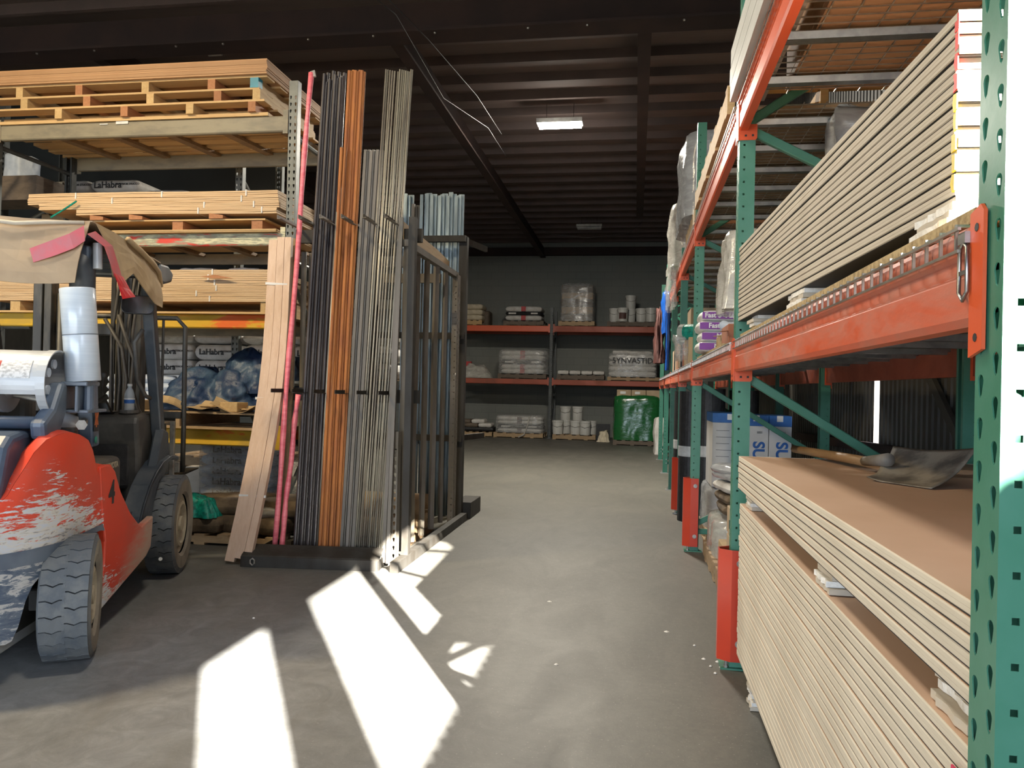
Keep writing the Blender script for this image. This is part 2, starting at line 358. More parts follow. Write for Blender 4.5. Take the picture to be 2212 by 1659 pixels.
def forkred():
    """red paint scraped off in sideways streaks near the rear corner"""
    t = NT('forklift_red'); vec = t.coord((1.2, 1.2, 9)); v2 = t.coord((1, 1, 1))
    n = t.noise(5, 6, .7, vec, .8); n2 = t.noise(14, 4, .7, t.coord((1, 1, 5)), .5)
    sx = t.node('ShaderNodeSeparateXYZ'); t.l.new(v2, sx.inputs[0])
    x, y, z = sx.outputs
    dc = t.math('ABSOLUTE', t.math('ADD', y, 1.80))
    wear = t.math('MULTIPLY_ADD', dc, -.42, .10)
    wear = t.math('ADD', wear, t.math('MULTIPLY', t.math('SUBTRACT', .84, z), .80))
    wear = t.math('SUBTRACT', wear, t.math('MULTIPLY', t.math('GREATER_THAN', y, -1.30), .20))
    f = t.math('ADD', t.math('ADD', t.math('MULTIPLY', n, .75), t.math('MULTIPLY', n2, .4)), wear)
    m = t.ramp(f, [(.70, (0, 0, 0, 1)), (.735, (1, 1, 1, 1))])
    base = t.ramp(t.noise(2.5, 4, .6, v2), [(.4, lin(.66, .055, .022)), (.65, lin(.54, .075, .045))])
    scr = t.ramp(n2, [(.36, lin(.22, .22, .24)), (.46, lin(.58, .55, .49)), (.62, lin(.50, .54, .60))])
    dst = t.math('MULTIPLY_ADD', t.math('ADD', y, .95), 2.6, t.math('MULTIPLY', t.math('SUBTRACT', .42, z), 3.0))
    dst = t.math('MULTIPLY', t.math('ADD', dst, t.math('MULTIPLY_ADD', n, 1.6, -.95)), t.math('GREATER_THAN', y, -1.30), clamp=True)
    c = t.mix(m, base, scr); c = t.mix(t.math('MULTIPLY', dst, .85), c, lin(.46, .38, .29))
    t.set(Base_Color=c, Roughness=t.math('MULTIPLY_ADD', m, .3, .36)); t.bump(t.math('MULTIPLY', m, -1), .3, .004); return t.mat
M['forkred'] = forkred()
def forkgrey():
    t = NT('forklift_grey'); n = t.noise(4, 6, .7, t.coord((1.5, 1.5, 6)), .9)
    c = t.ramp(n, [(.40, lin(.06, .09, .14)), (.52, lin(.13, .16, .20)), (.54, lin(.48, .48, .47)), (.62, lin(.42, .42, .41)), (.66, lin(.10, .13, .18))])
    t.set(Base_Color=c, Roughness=.55); return t.mat
M['forkgrey'] = forkgrey()

# ------------------------------------------------------------ the building
def floor_mat():
    t = NT('concrete_floor'); v = t.coord((1, 1, 1))
    a = t.noise(.45, 5, .6, v, .4); b = t.noise(2.6, 6, .65, t.coord((1, .45, 1)), .8); s = t.noise(90, 2, .6, v); sc = t.noise(7, 7, .75, t.coord((1, .35, 1), (0, 0, .3)), 1.2)
    c = t.ramp(a, [(.35, lin(.098, .094, .079)), (.65, lin(.128, .122, .103))])
    c = t.mix(t.ramp(b, [(.42, (0, 0, 0, 1)), (.72, (.65, .65, .65, 1))]), c, lin(.078, .076, .068))
    c = t.mix(t.ramp(sc, [(.62, (0, 0, 0, 1)), (.72, (.45, .45, .45, 1))]), c, lin(.055, .052, .047))
    s3 = t.noise(28, 4, .7, v, .5); s4 = t.noise(5.5, 6, .75, v, 1.0)
    c = t.mix(t.ramp(s3, [(.40, (.28, .28, .28, 1)), (.62, (0, 0, 0, 1))]), c, lin(.055, .053, .047))
    c = t.mix(t.ramp(s4, [(.48, (0, 0, 0, 1)), (.75, (.30, .30, .30, 1))]), c, lin(.125, .118, .100))
    c = t.mix(t.ramp(s, [(.64, (0, 0, 0, 1)), (.74, (.7, .7, .7, 1))]), c, lin(.30, .285, .25))
    # blotched floor around the truck, with the door's daylight put into a paler grey
    sx = t.node('ShaderNodeSeparateXYZ'); t.l.new(v, sx.inputs[0])
    dx = t.math('ADD', sx.outputs[0], 2.4); dy = t.math('SUBTRACT', sx.outputs[1], 2.6)
    r = t.math('SQRT', t.math('ADD', t.math('MULTIPLY', dx, dx), t.math('MULTIPLY', t.math('MULTIPLY', dy, dy), .6)))
    g = t.math('MULTIPLY', t.math('SUBTRACT', 2.6, r), .6, clamp=True)
    g = t.math('MULTIPLY', g, t.math('MULTIPLY_ADD', b, 1.3, .0), clamp=True)
    c = t.mix(g, c, t.ramp(s4, [(.35, lin(.155, .158, .163)), (.65, lin(.25, .253, .256))]))
    rr = t.math('MULTIPLY_ADD', b, .25, .42)
    t.set(Base_Color=c, Roughness=rr); t.b.inputs['Specular IOR Level'].default_value = .4; t.bump(s, .12, .003); return t.mat
M['floor'] = floor_mat()
def block_mat():
    t = NT('block_wall'); br = t.node('ShaderNodeTexBrick'); br.inputs['Scale'].default_value = 1
    br.inputs['Brick Width'].default_value = .40; br.inputs['Row Height'].default_value = .20; br.inputs['Mortar Size'].default_value = .006
    br.inputs['Color1'].default_value = lin(.185, .195, .175); br.inputs['Color2'].default_value = lin(.17, .18, .165); br.inputs['Mortar'].default_value = lin(.13, .137, .125)
    tc = t.node('ShaderNodeTexCoord'); sx = t.node('ShaderNodeSeparateXYZ'); t.l.new(tc.outputs['Object'], sx.inputs[0]); cx = t.node('ShaderNodeCombineXYZ')
    t.l.new(t.math('ADD', sx.outputs[0], sx.outputs[1]), cx.inputs[0]); t.l.new(sx.outputs[2], cx.inputs[1]); t.l.new(cx.outputs[0], br.inputs['Vector'])
    n = t.noise(.8, 4, .6, tc.outputs['Object'])
    t.set(Base_Color=t.mix(t.ramp(n, [(.4, (0, 0, 0, 1)), (.65, (.5, .5, .5, 1))]), br.outputs[0], lin(.19, .185, .16)), Roughness=.75); t.bump(br.outputs[1], -.2, .01); return t.mat
M['block'] = block_mat()
M['ceiling'] = mat('ceiling', lin(.105, .080, .074), .8, vs=.9, col2=lin(.085, .066, .062), stretch=(.4, 3, 1))
M['joist'] = mat('joist', lin(.095, .068, .062), .8, vs=2, col2=lin(.078, .058, .054))
M['girder'] = mat('girder', lin(.034, .025, .024), .85, vs=2, col2=lin(.045, .03, .027), spec=.2)
M['sheetmetal'] = mat('sheetmetal', lin(.060, .055, .045), .6, .1, vs=2, col2=lin(.035, .032, .028), stretch=(1, 1, .3))
M['paneldark'] = mat('paneldark', lin(.012, .015, .016), .6, vs=2, col2=lin(.016, .020, .021))

struct('floor', MB().box(-14, 2.6, -6, 22, -.12, 0), M['floor'])
ceil = MB().box(-14, 2.1, -5.2, 21.7, 5.52, 5.62); struct('ceiling', ceil, M['ceiling'])
k = 0
y = 5.2
for i in range(27):
    k += 1
    struct('trim_%d' % k, MB().box(-13.8, 1.9, y - .03, y + .03, 5.40, 5.52), M['joist']); y += .62
# the girder with its bolt heads, and the long beams that run down the aisle
k += 1; g = MB().box(-13.8, 1.9, 7.55, 7.85, 4.92, 4.95).box(-13.8, 1.9, 7.67, 7.73, 4.95, 5.27)
struct('trim_%d' % k, g, M['girder'])
for i in range(11):
    x = -6.6 + i * .78 + random.uniform(-.2, .2)
    tag(MB().lathe([(.011, -.014), (.013, -.006), (.013, 0)], 6).obj('bolt', M['steelbare'], loc=(x, 7.60, 4.92)), 'small steel bolt head under the dark roof girder', 'bolt', 'bolt heads along the roof girder')
for x, y0, y1 in ((-2.62, 7.7, 21.4), (.02, 7.7, 16.5), (-6.2, 7.7, 21.4)):
    k += 1; struct('trim_%d' % k, MB().box(x - .07, x + .07, y0, y1, 4.98, 5.01).box(x - .015, x + .015, y0, y1, 5.01, 5.27), M['girder'])
struct('wall_back', MB().box(-14, 2.1, 21.5, 21.7, 0, 5.52), M['block'])
k += 1; struct('trim_%d' % k, MB().box(-14, 1.9, 21.35, 21.5, 5.05, 5.27), M['girder'])
struct('wall_left', MB().box(-14, -13.8, -5.2, 21.5, 0, 5.52), M['sheetmetal'])
# front wall behind the camera: a tall roll-up doorway on the left
struct('wall_front', MB().box(-14, -7.8, -5.2, -5, 0, 5.52).box(1.0, 2.1, -5.2, -5, 0, 5.52).box(-7.8, 1.0, -5.2, -5, 3.2, 5.52), M['sheetmetal'])
# right wall: ribbed metal, a high opening with a steel post behind the near rack bay, a slit between two sheets further on
WX = 1.95
def ribbed(y0, y1, z0, z1):
    mb = MB(); p = .10; n = max(1, round((y1 - y0) / p)); p = (y1 - y0) / n; out = []
    for i in range(n):
        a = y0 + i * p; out += [(WX, a), (WX, a + .55 * p), (WX + .025, a + .65 * p), (WX + .025, a + .9 * p)]
    out.append((WX, y1)); out += [(WX + .06, y1), (WX + .06, y0)]
    return mb.prism([(x, yy) for x, yy in out], z0, z1, 'z')
wr = MB()
for a in ((-5, -3.53, 0, 5.27), (-3.53, .45, 0, 2.72), (-3.53, .45, 4.0, 5.27), (-2.86, -2.38, 2.72, 4.0), (.45, 6.60, 0, 5.27), (6.74, 21.5, 0, 5.27), (6.60, 6.74, 1.52, 5.27), (6.60, 6.74, 0, .60)):
    mb = ribbed(*a); wr.add(mb.v, mb.f)
wr.box(WX - .01, WX + .08, -5, 21.5, 5.27, 5.52)
struct('wall_right', wr, M['sheetmetal'])
k += 1; struct('trim_%d' % k, MB().bar((WX - .05, 6.0, .9), (WX - .05, 9.5, .82), .05, .08), M['girder'])
k += 1; struct('trim_%d' % k, MB().bar((WX - .04, 3.6, 0), (WX - .04, 6.0, 1.9), .03, .07), M['sheetmetal'])
# ground outside, so that daylight bounces up through the doors
struct('floor_1', MB().box(-20, 14, -22, -6, -.13, -.01), M['floor'])
struct('floor_2', MB().box(2.6, 14, -6, 22, -.13, -.01), M['floor'])
# floor chips of gypsum and a paint mark
for i, (px, py) in enumerate([(1535, 1440), (1550, 1430), (1560, 1442), (1545, 1455), (1520, 1424), (1187, 1300), (548, 1336), (1202, 1436), (1440, 1365), (1500, 1395)]):
    p = atZ(px, py); tag(MB().lathe([(.001, 0), (.008 + .004 * (i % 3), .001), (.005, .006), (.001, .007)], 6).obj('gypsum_chip', M['debris'], loc=(p.x, p.y, 0), rot=(0, 0, i)), 'small pale crumb of plaster on the concrete aisle floor', 'crumb', 'plaster crumbs on the aisle floor')

# ------------------------------------------------------------ ceiling lamps
def lamp(loc, lit, label, power, rz=0, col=(1, .93, .80), L=.66):
    t = thing('ceiling_lamp', label, 'lamp', loc, rz)
    h = MB().prism([(-.14, .05), (.14, .05), (.11, .0), (-.11, 0)], -L / 2, L / 2, 'x', None); h.obj('housing', M['lampwhite'], t)
    for s in (-1, 1):
        tb = MB().tube((-L / 2 + .02, s * .075, -.02), (L / 2 - .02, s * .075, -.02), .02, 10); tb.obj('lamp_tube', M['tube_lit'] if lit else M['lampwhite'], t)
    MB().tube((-L * .3, 0, .05), (-L * .3, 0, .3), .004, 6).tube((L * .3, 0, .05), (L * .3, 0, .3), .004, 6).obj('hanger', M['girder'], t)
    if power:
        l = bpy.data.lights.new('lamp_light', 'AREA'); l.shape = 'RECTANGLE'; l.size = L; l.size_y = .25; l.energy = power * .72; l.color = col; l.spread = PI
        o = bpy.data.objects.new('lamp_light', l); COL.objects.link(o); o.parent = t; o.location = (0, 0, -.06)
        l = bpy.data.lights.new('lamp_glow', 'POINT'); l.shadow_soft_size = .10; l.energy = power * .025; l.color = col
        o = bpy.data.objects.new('lamp_glow', l); COL.objects.link(o); o.parent = t; o.location = (0, 0, -.30)
    return t
lamp((-1.16, 11.1, 5.15), True, 'lit twin-tube lamp hanging over the middle of the aisle', 900)
lamp((-1.15, 18.2, 5.15), False, 'unlit twin-tube lamp near the back wall', 0, L=.6)
lamp((-4.74, 7.9, 5.0), False, 'small unlit lamp under the girder above the lumber racks', 0, L=.2)
# lamps outside the picture, above and behind the camera
lamp((-1.3, 2.6, 5.15), True, 'lit twin-tube lamp above the front of the aisle', 120)
lamp((-5.0, 2.9, 5.15), True, 'lit warm lamp above the truck', 430, col=(1, .80, .50))
lamp((-9.5, 14.5, 5.15), True, 'added unseen twin-tube lamp over the far side aisle', 90)  # unseen lamp, added to light the floor beyond the lumber racks
# black cables drooping from the roof
for name, pts, lab in (('cable', [(-2.30, 5.9, 4.55), (-2.25, 6.8, 4.72), (-2.2, 8.4, 4.55), (-2.0, 10, 4.75), (-2.1, 12, 4.98)], 'black cable drooping under the roof above the steel racks'),
                       ('cable', [(-2.22, 5.9, 4.60), (-2.05, 7.2, 4.66), (-1.95, 9, 4.80), (-2.0, 11, 5.0)], 'second black cable crossing beneath the roof joists'),
                       ('cable', [(-2.6, 17.2, 5.1), (-1.9, 17.0, 4.75), (-1.1, 17, 4.66), (-.2, 17.2, 4.8), (.1, 17.3, 5.1)], 'thin wire sagging near the back wall beside the unlit lamp')):
    tag(MB().path(pts, .005, 6).obj(name, M['ink'], smooth=True), lab, 'cable')
# ============================================================ RIGHT RACK
RX0, RX1 = .465, 1.54          # front and rear faces of the frames
def teardrop(cx, cy, s=1.0, mirror=1):
    pts = []
    for j in range(11):
        a = math.radians(-25 + 230 * j / 10); pts.append((cx + .0085 * s * math.cos(a), cy + .008 * s + .0085 * s * math.sin(a)))
    pts += [(cx - .0042 * s - .001 * mirror, cy - .014 * s), (cx - .001 * mirror, cy - .018 * s), (cx + .0036 * s - .001 * mirror, cy - .014 * s)]
    return pts
def square(cx, cy, a): return [(cx - a, cy - a), (cx + a, cy - a), (cx + a, cy + a), (cx - a, cy + a)]
def punched(mb, w0, w1, H, holes, pitch, z0, T, rim=.002):
    """sheet strip w0..w1 x 0..H with one hole per pitch; holes = outline about (0,0)"""
    n = max(0, int((H - z0 - pitch * .5) / pitch)); cx = (w0 + w1) / 2
    def rect(x0, x1, y0, y1): mb.add([(x0, y0, 0), (x1, y0, 0), (x1, y1, 0), (x0, y1, 0)], [(0, 1, 2, 3)], T)
    a0 = z0 - pitch / 2
    if a0 > 0: rect(w0, w1, 0, a0)
    hw, hh = (w1 - w0) / 2, pitch / 2; k = len(holes)
    def hit(p):
        l = max(abs(p[0]) / hw, abs(p[1]) / hh); return (p[0] / l, p[1] / l)
    out = [hit(p) for p in holes]
    for i in range(n):
        cy = z0 + i * pitch
        vs = [(cx + p[0], cy + p[1], 0) for p in holes] + [(cx + p[0], cy + p[1], 0) for p in out] + [(cx + p[0], cy + p[1], -rim) for p in holes]
        fs = []
        for j in range(k):
            j2 = (j + 1) % k; f = [j, k + j]
            A, B = out[j], out[j2]
            sa = abs(abs(A[0]) - hw) < 1e-9; sb = abs(abs(B[0]) - hw) < 1e-9
            if sa != sb or (abs(A[0] - B[0]) > hw * 1.2 and not sa) or (sa and sb and A[0] * B[0] < 0):
                c = (hw * (1 if (A[0] if sa else B[0]) > 0 else -1), hh * (1 if (B[1] if sa else A[1]) > 0 else -1))
                vs.append((cx + c[0], cy + c[1], 0)); f.append(len(vs) - 1)
            f += [k + j2, j2]; fs.append(tuple(f)); fs.append((j, j2, 2 * k + j2, 2 * k + j))
        mb.add(vs, fs, T)
    rect(w0, w1, a0 + n * pitch, H)
def circ_tear():
    pts = []
    for j in range(10):
        a = math.radians(-20 + 220 * j / 9); pts.append((.0088 * math.cos(a), .007 + .0088 * math.sin(a)))
    return pts + [(-.0046, -.012), (-.001, -.0165), (.0036, -.012)]
TEAR = circ_tear(); SQ = [(.0048, -.0048), (.0048, .0048), (-.0048, .0048), (-.0048, -.0048)]
SQ = [(.0048, -.0048), (.0048, 0), (.0048, .0048), (0, .0048), (-.0048, .0048), (-.0048, 0), (-.0048, -.0048), (0, -.0048)]
POSTS = {}
def rack_post(name, H, W, D, mt, parent, x, y, face, zh0=.06, pitch=.0585, tear=True):
    """roll-formed post: perforated face across y, two side webs, inturned lips. face=-1 looks to -x"""
    key = (H, W, D, mt.name, face, zh0, pitch)
    if key not in POSTS:
        mb = MB(); F = Matrix(((0, 0, face * 1., 0), (1, 0, 0, 0), (0, 1, 0, 0), (0, 0, 0, 1)))
        punched(mb, -W / 2, -.004, H, TEAR, pitch, zh0, F); punched(mb, .004, W / 2, H, [(-p[0], p[1]) for p in TEAR][::-1], pitch, zh0 + pitch / 2, F)
        mb.box(min(0, -face * .004), max(0, -face * .004), -.004, .004, 0, H)
        for s in (-1, 1):
            G = Matrix(((-face, 0, 0, 0), (0, 0, s * 1., s * W / 2), (0, 1, 0, 0), (0, 0, 0, 1)))
            mb.add([(0, 0, 0), (D * .12, 0, 0), (D * .12, H, 0), (0, H, 0)], [(0, 1, 2, 3)], G)
            punched(mb, D * .12, D * .50, H, SQ, pitch, zh0 + .02, G)
            mb.add([(D * .50, 0, 0), (D, 0, 0), (D, H, 0), (D * .50, H, 0)], [(0, 1, 2, 3)], G)
            xx = -face * D
            mb.box(xx - .001, xx + .001, min(s * W / 2, s * (W / 2 - .02)), max(s * W / 2, s * (W / 2 - .02)), 0, H)
        me = mb.mesh(name); me.materials.append(mt); POSTS[key] = me
    o = bpy.data.objects.new(name, POSTS[key]); COL.objects.link(o); o.parent = parent; o.location = (x, y, 0)
    return o
def rack_frame(label, y, H, mt, nodes, x0=RX0, x1=RX1, z_start=0):
    t = thing('rack_upright', label, 'rack upright', (0, 0, 0), 0, 'uprights of the orange and green rack')
    rack_post('post', H, .078, .072, mt, t, x0, y, -1); rack_post('post', H, .078, .072, mt, t, x1, y, 1)
    for x in (x0 + .03, x1 - .03):
        MB().box(x - .07, x + .07, y - .06, y + .06, 0, .008).obj('foot_plate', M['steelbare'] if mt is M['green_far'] else mt, t)
        MB().lathe([(.011, .008), (.011, .02), (.007, .02), (.007, .045)], 6, Matrix.Translation((x - .045, y - .045, 0))).obj('anchor_bolt', M['steelbare'], t)
    for (a, za), (b, zb) in nodes:
        xa = x0 + .05 if a == 0 else x1 - .05; xb = x0 + .05 if b == 0 else x1 - .05
        mb = MB().bar((xa, y, za), (xb, y, zb), .036, .040, up=(0, 1, 0)) if False else MB().bar((xa, y, za), (xb, y, zb), .034, .042)
        mb.obj('brace', mt, t, bevel=.004)
        MB().tube((x0 + .052, y - .032, za if a == 0 else zb), (x0 + .052, y - .042, za if a == 0 else zb), .009, 8).obj('bolt', M['galv'], t)
    return t
ZZ = [((0, .16), (1, .16)), ((0, .22), (1, .75)), ((1, .79), (0, 1.385)), ((0, 1.43), (1, 2.0)), ((1, 2.04), (0, 2.56)), ((0, 2.60), (1, 3.22)), ((1, 3.26), (0, 3.8))]
ys = [1.115, 3.80, 6.50, 8.45, 10.45, 12.6, 15.0]
labs = ['nearest teal green perforated upright at the right edge of the picture', 'green upright with a red foot guard at the far end of the drywall',
        'green upright with a red foot guard, second one past the drywall', 'green upright standing behind the second guarded one', 'dark green upright by the standing black rolls',
        'far green upright behind the black rolls', 'farthest green upright of the orange and green rack']
for i, yy in enumerate(ys):
    H = 4.3 if i < 2 else (3.52 if i == 2 else (2.85 if i == 3 else 3.35))
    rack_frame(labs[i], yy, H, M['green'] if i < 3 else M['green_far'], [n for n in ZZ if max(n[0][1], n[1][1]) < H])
# beams -------------------------------------------------
def beam_mb(y0, y1, z0, z1, x, s=-1):
    """stepped box beam running in y; outer face at x, s = outward direction"""
    h = z1 - z0; o = x; i = x - s * .04
    pr = [(o, z0 + .012), (o - s * .006, z0), (i, z0), (i, z1 - .02), (i + s * .012, z1 - .02), (i + s * .012, z1), (o - s * .006, z1), (o, z1 - .010), (o, z1 - h * .26), (o - s * .005, z1 - h * .31), (o - s * .005, z1 - h * .46), (o, z1 - h * .51)]
    return MB().prism([(a, b) for a, b in pr], y0, y1, 'y')
def beam(label, y0, y1, z0, z1, x, s, mt, group, brk=True):
    t = thing('rack_beam', label, 'beam', (0, 0, 0), 0, group)
    beam_mb(y0 + .04, y1 - .04, z0, z1, x, s).obj('rail', mt, t)
    for yy, e in ((y0, 1), (y1, -1)):
        a = yy + e * .002; b = yy + e * .044
        mb = MB().prism([(a, z0 - .035), (b, z0 - .045), (b, z1 + .012), (a + e * .01, z1 + .02), (a, z1 + .01)], x - s * .001, x + s * .004, 'x')
        mb.box(min(x, x - s * .05), max(x, x - s * .05), min(b - e * .004, b), max(b - e * .004, b), z0 - .02, z1)
        mb.obj('end_bracket', M['orange'], t)
        if e == -1 and s == -1: MB().prism([(x + .002, z0 - .045), (x + .075, z0 - .045), (x + .083, z0 - .036), (x + .083, z0 + .03), (x + .002, z0 + .03)], y1 - .043, y1 - .0405, 'y').obj('end_flange', M['orange'], t); MB().box(x + .026, x + .036, y1 - .0440, y1 - .0428, z0 - .028, z0 - .018).box(x + .058, x + .068, y1 - .0440, y1 - .0428, z0 - .028, z0 - .018).obj('slot', M['ink'], t)
        h = MB()
        for zz in (z0 - .018, z1 - .01):
            h.tube((x + s * .0035, yy + e * .022, zz), (x + s * .0048, yy + e * .022, zz), .006, 8)
        h.obj('hole', M['ink'], t)
    return t
for i in range(len(ys) - 1):
    a, b = ys[i], ys[i + 1]
    n = ['nearest', 'second', 'third', 'fourth', 'fifth', 'sixth'][i]
    beam('%s dusty orange beam along the lower shelf facing the aisle' % n, a, b, 1.402, 1.545, RX0 - .004, -1, M['orange_dusty'], 'lower orange beams facing the aisle')
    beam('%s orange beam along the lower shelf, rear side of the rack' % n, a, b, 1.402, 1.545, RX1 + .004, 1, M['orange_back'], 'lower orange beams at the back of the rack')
    if i < 5:
        beam('%s orange beam along the upper shelf facing the aisle' % n, a, b, 2.545, 2.70, RX0 - .004, -1, M['orange'], 'upper orange beams facing the aisle')
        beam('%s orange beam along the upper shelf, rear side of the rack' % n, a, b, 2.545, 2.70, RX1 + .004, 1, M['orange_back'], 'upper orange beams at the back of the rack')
# the bay on this side of the nearest upright (only its shadow reaches the picture)
rack_frame('green upright of the bay nearest the doorway', -1.6, 3.2, M['green'], ZZ[:4])
beam('orange beam along the upper shelf of the bay nearest the doorway', -1.6, ys[0], 2.545, 2.70, RX0 - .004, -1, M['orange'], 'upper orange beams facing the aisle')
# spring clip on the near end bracket of the lower beam
t = thing('safety_clip', 'grey looped safety clip on the near end of the lower orange beam', 'clip', (RX0 - .012, ys[0] + .055, 1.50))
MB().path([(0, .0, .02), (0, -.012, .012), (0, -.014, -.05), (0, 0, -.062), (0, .013, -.05), (0, .012, .012)], .003, 6, closed=True).obj('loop', M['galv'], t, smooth=True)
MB().box(-.002, .002, -.014, .014, -.026, -.020).obj('crosspiece', M['galv'], t); MB().box(-.003, .006, -.012, .012, .018, .034).obj('tab', M['galv'], t)
# red foot guards ----------------------------------------
def guard(label, y, h):
    t = thing('post_guard', label, 'post guard', (RX0 - .012, y - .02, 0), 0, 'red guards around the upright feet')
    pr = [(.075, -.062), (.012, -.062), (-.045, -.022), (-.045, .022), (.012, .062), (.075, .062)]
    inn = [(.075, .056), (.014, .056), (-.039, .019), (-.039, -.019), (.014, -.056), (.075, -.056)]
    MB().prism(pr + inn, .045, h, 'z').obj('shell', M['orange_guard'], t)
    for z in (.13, h - .06):
        MB().tube((.048, -.060, z), (.048, -.068, z), .016, 12).tube((.048, -.067, z), (.048, -.080, z), .008, 8).obj('bolt', M['steelbare'], t)
    return t
M['orange_guard'] = mat('orange_guard', lin(.50, .045, .018), .33, vs=3, col2=lin(.44, .04, .02), coat=.3)
guard('red foot guard on the green upright at the far end of the drywall', 3.80, .565)
guard('red foot guard on the second green upright past the drywall', 6.50, .60)
guard('thin-looking red foot guard between the two rows of black rolls', 8.45, .60)
# wire decks ----------------------------------------------
deck_me = {}
def deck(label, y0, y1, z):
    t = thing('wire_deck', label, 'wire deck', (0, 0, 0), 0, 'wire decks of the orange and green rack')
    n = int((y1 - y0) / .0575); mb = MB()
    for i in range(n):
        y = y0 + .03 + i * .0575
        mb.box(RX0 - .010, RX1, y - .0022, y + .0022, z + .001, z + .0055)
        mb.box(RX0 - .014, RX0 - .0095, y - .0022, y + .0022, z - .036, z + .0055)
    x = RX0 + .10
    while x < RX1 - .03:
        mb.box(x - .0022, x + .0022, y0 + .01, y1 - .01, z + .0055, z + .010); x += .105
    for zz, xx in ((z - .036, RX0 - .016), (z - .004, RX0 - .016)): mb.box(xx - .002, xx + .0025, y0 + .01, y1 - .01, zz - .002, zz + .0025)
    mb.obj('grating', M['wire'], t)
    k = 3 if y1 - y0 > 2.3 else 2; L = (y1 - y0) / 2
    for h in range(2):
        for j in range(k):
            yc = y0 + L * h + L * (j + .5) / k
            MB().prism([(yc - .03, z - .005), (yc - .022, z - .032), (yc + .022, z - .032), (yc + .03, z - .005), (yc + .027, z - .003), (yc + .019, z - .028), (yc - .019, z - .028), (yc - .027, z - .003)], RX0 + .02, RX1 - .02, 'x').obj('channel', M['galv'], t)
for i in range(len(ys) - 1):
    n = ['nearest', 'second', 'third', 'fourth', 'fifth', 'sixth'][i]
    deck('%s galvanised wire deck on the lower shelf' % n, ys[i] + .05, ys[i + 1] - .05, 1.545)
    if i < 5: deck('%s galvanised wire deck on the upper shelf' % n, ys[i] + .05, ys[i + 1] - .05, 2.70)

# ---- drywall ---------------------------------------------------------
PAIR = .0245
def dry_pair(name, y0, y1, x0, w, z, label, group, tape=None, mt='drywalledge', top='drywallpaper', parent=None, dz=0):
    """two taped gypsum boards: white long edges, a fine joint between them"""
    mb = MB(); go, gi = .0042, .0003; h = (PAIR - go - gi) / 2
    for k in range(2):
        b0 = go / 2 + k * (h + gi); b1 = b0 + h
        e0, e1 = (.0022, .0002) if k == 0 else (.0002, .0022)
        mb.m(0).prism([(0, b0 + e0), (e0, b0), (w, b0), (w, b1), (e1, b1), (0, b1 - e1)], y0, y1, 'y')
    mb.m(0).box(.0005, w, y0 - .0016, y0 - .0002, .0004, PAIR - .0004).box(.0005, w, y1 + .0002, y1 + .0016, .0004, PAIR - .0004)
    mb.m(1).box(.003, w - .002, y0 + .003, y1 - .003, PAIR - go * .55, PAIR - go * .30)
    mb.m(2).box(.0022, w, y0 + .004, y1 - .004, .0, go / 2 + .0004)  # dark strip paints the shade in the gap below the pair
    o = mb.obj(name, [M[mt], M[top], M['ink']], loc=(x0, 0, z))
    return tag(o, label, 'drywall', group)
Y0, Y1 = 1.168, 3.615
base = None
def dry_stack(n, x0, w, y0, y1, z0, label, group, jit=.0015, toplabel=None):
    proto = dry_pair('drywall_sheet', y0, y1, x0, w, z0, label, group)
    for k in range(1, n):
        o = dup(proto, (x0 + random.uniform(-jit, jit), random.uniform(-.012, .012), z0 + k * PAIR))
        o['label'] = label + ', ' + ORDN[k] + ' from the bottom'
        if k == n - 1 and toplabel: o['label'] = toplabel
    proto['label'] = label + ', lowest of all'
    return z0 + n * PAIR
gl = 'taped drywall sheets in the lower floor stack'
# lower stack stands on short gypsum dunnage strips
DX = .480
def dunnage(x0, x1, y0, y1, z0, n, h, label, rag=.006, mt='gypsum'):
    t = thing('drywall_spacer', label, 'spacer', (0, 0, 0), 0, 'spacer blocks of stacked drywall offcuts')
    for k in range(n):
        a = x0 + random.uniform(-rag, rag * 2); zz = z0 + k * h; N = 9; pts = []
        ya, yb = y0 + random.uniform(-rag, rag), y1 + random.uniform(-rag, rag)
        for j in range(N): pts.append((a + random.uniform(-.004, .004), ya + (yb - ya) * j / (N - 1)))
        pts += [(x1, yb), (x1, ya)]
        MB().prism(pts, zz + .0006, zz + h - .0006, 'z').obj('strip', M['gypsum'] if k % 2 else M['drywall'], t)
    return t
for j, yy in enumerate((1.25, 2.1, 3.28)):
    dunnage(DX + .02, DX + 1.0, yy, yy + .10, 0.002, 7, .0165, ['spacer block under the near end of the drywall floor stack', 'spacer block under the middle of the drywall floor stack', 'ragged spacer block on the floor beside the red foot guard'][j])
ztop = dry_stack(28, DX, 1.2, Y0, Y1, .118, 'cream edged drywall sheet in the tall lower stack', gl, toplabel='uppermost drywall sheet of the tall lower stack, below the gap')
for j, yy in enumerate((1.22, 2.02, 3.38)):
    dunnage(DX + .012, DX + 1.1, yy, yy + .14 if j else yy + .16, ztop + .001, 4, .0158, ['white spacer block in the gap of the drywall stack, nearest one', 'ragged white spacer block in the middle of the drywall gap', 'white spacer block in the drywall gap by the green upright'][j], rag=.009)
z2 = ztop + 4 * .0158 + .002
ztop2 = dry_stack(6, DX - .008, 1.2, Y0, Y1 + .01, z2, 'drywall sheet in the thin layer above the gap', 'taped drywall sheets above the gap', jit=.002, toplabel='topmost drywall sheet under the shovel, tan paper face up')
print('drywall top', ztop, z2, ztop2)
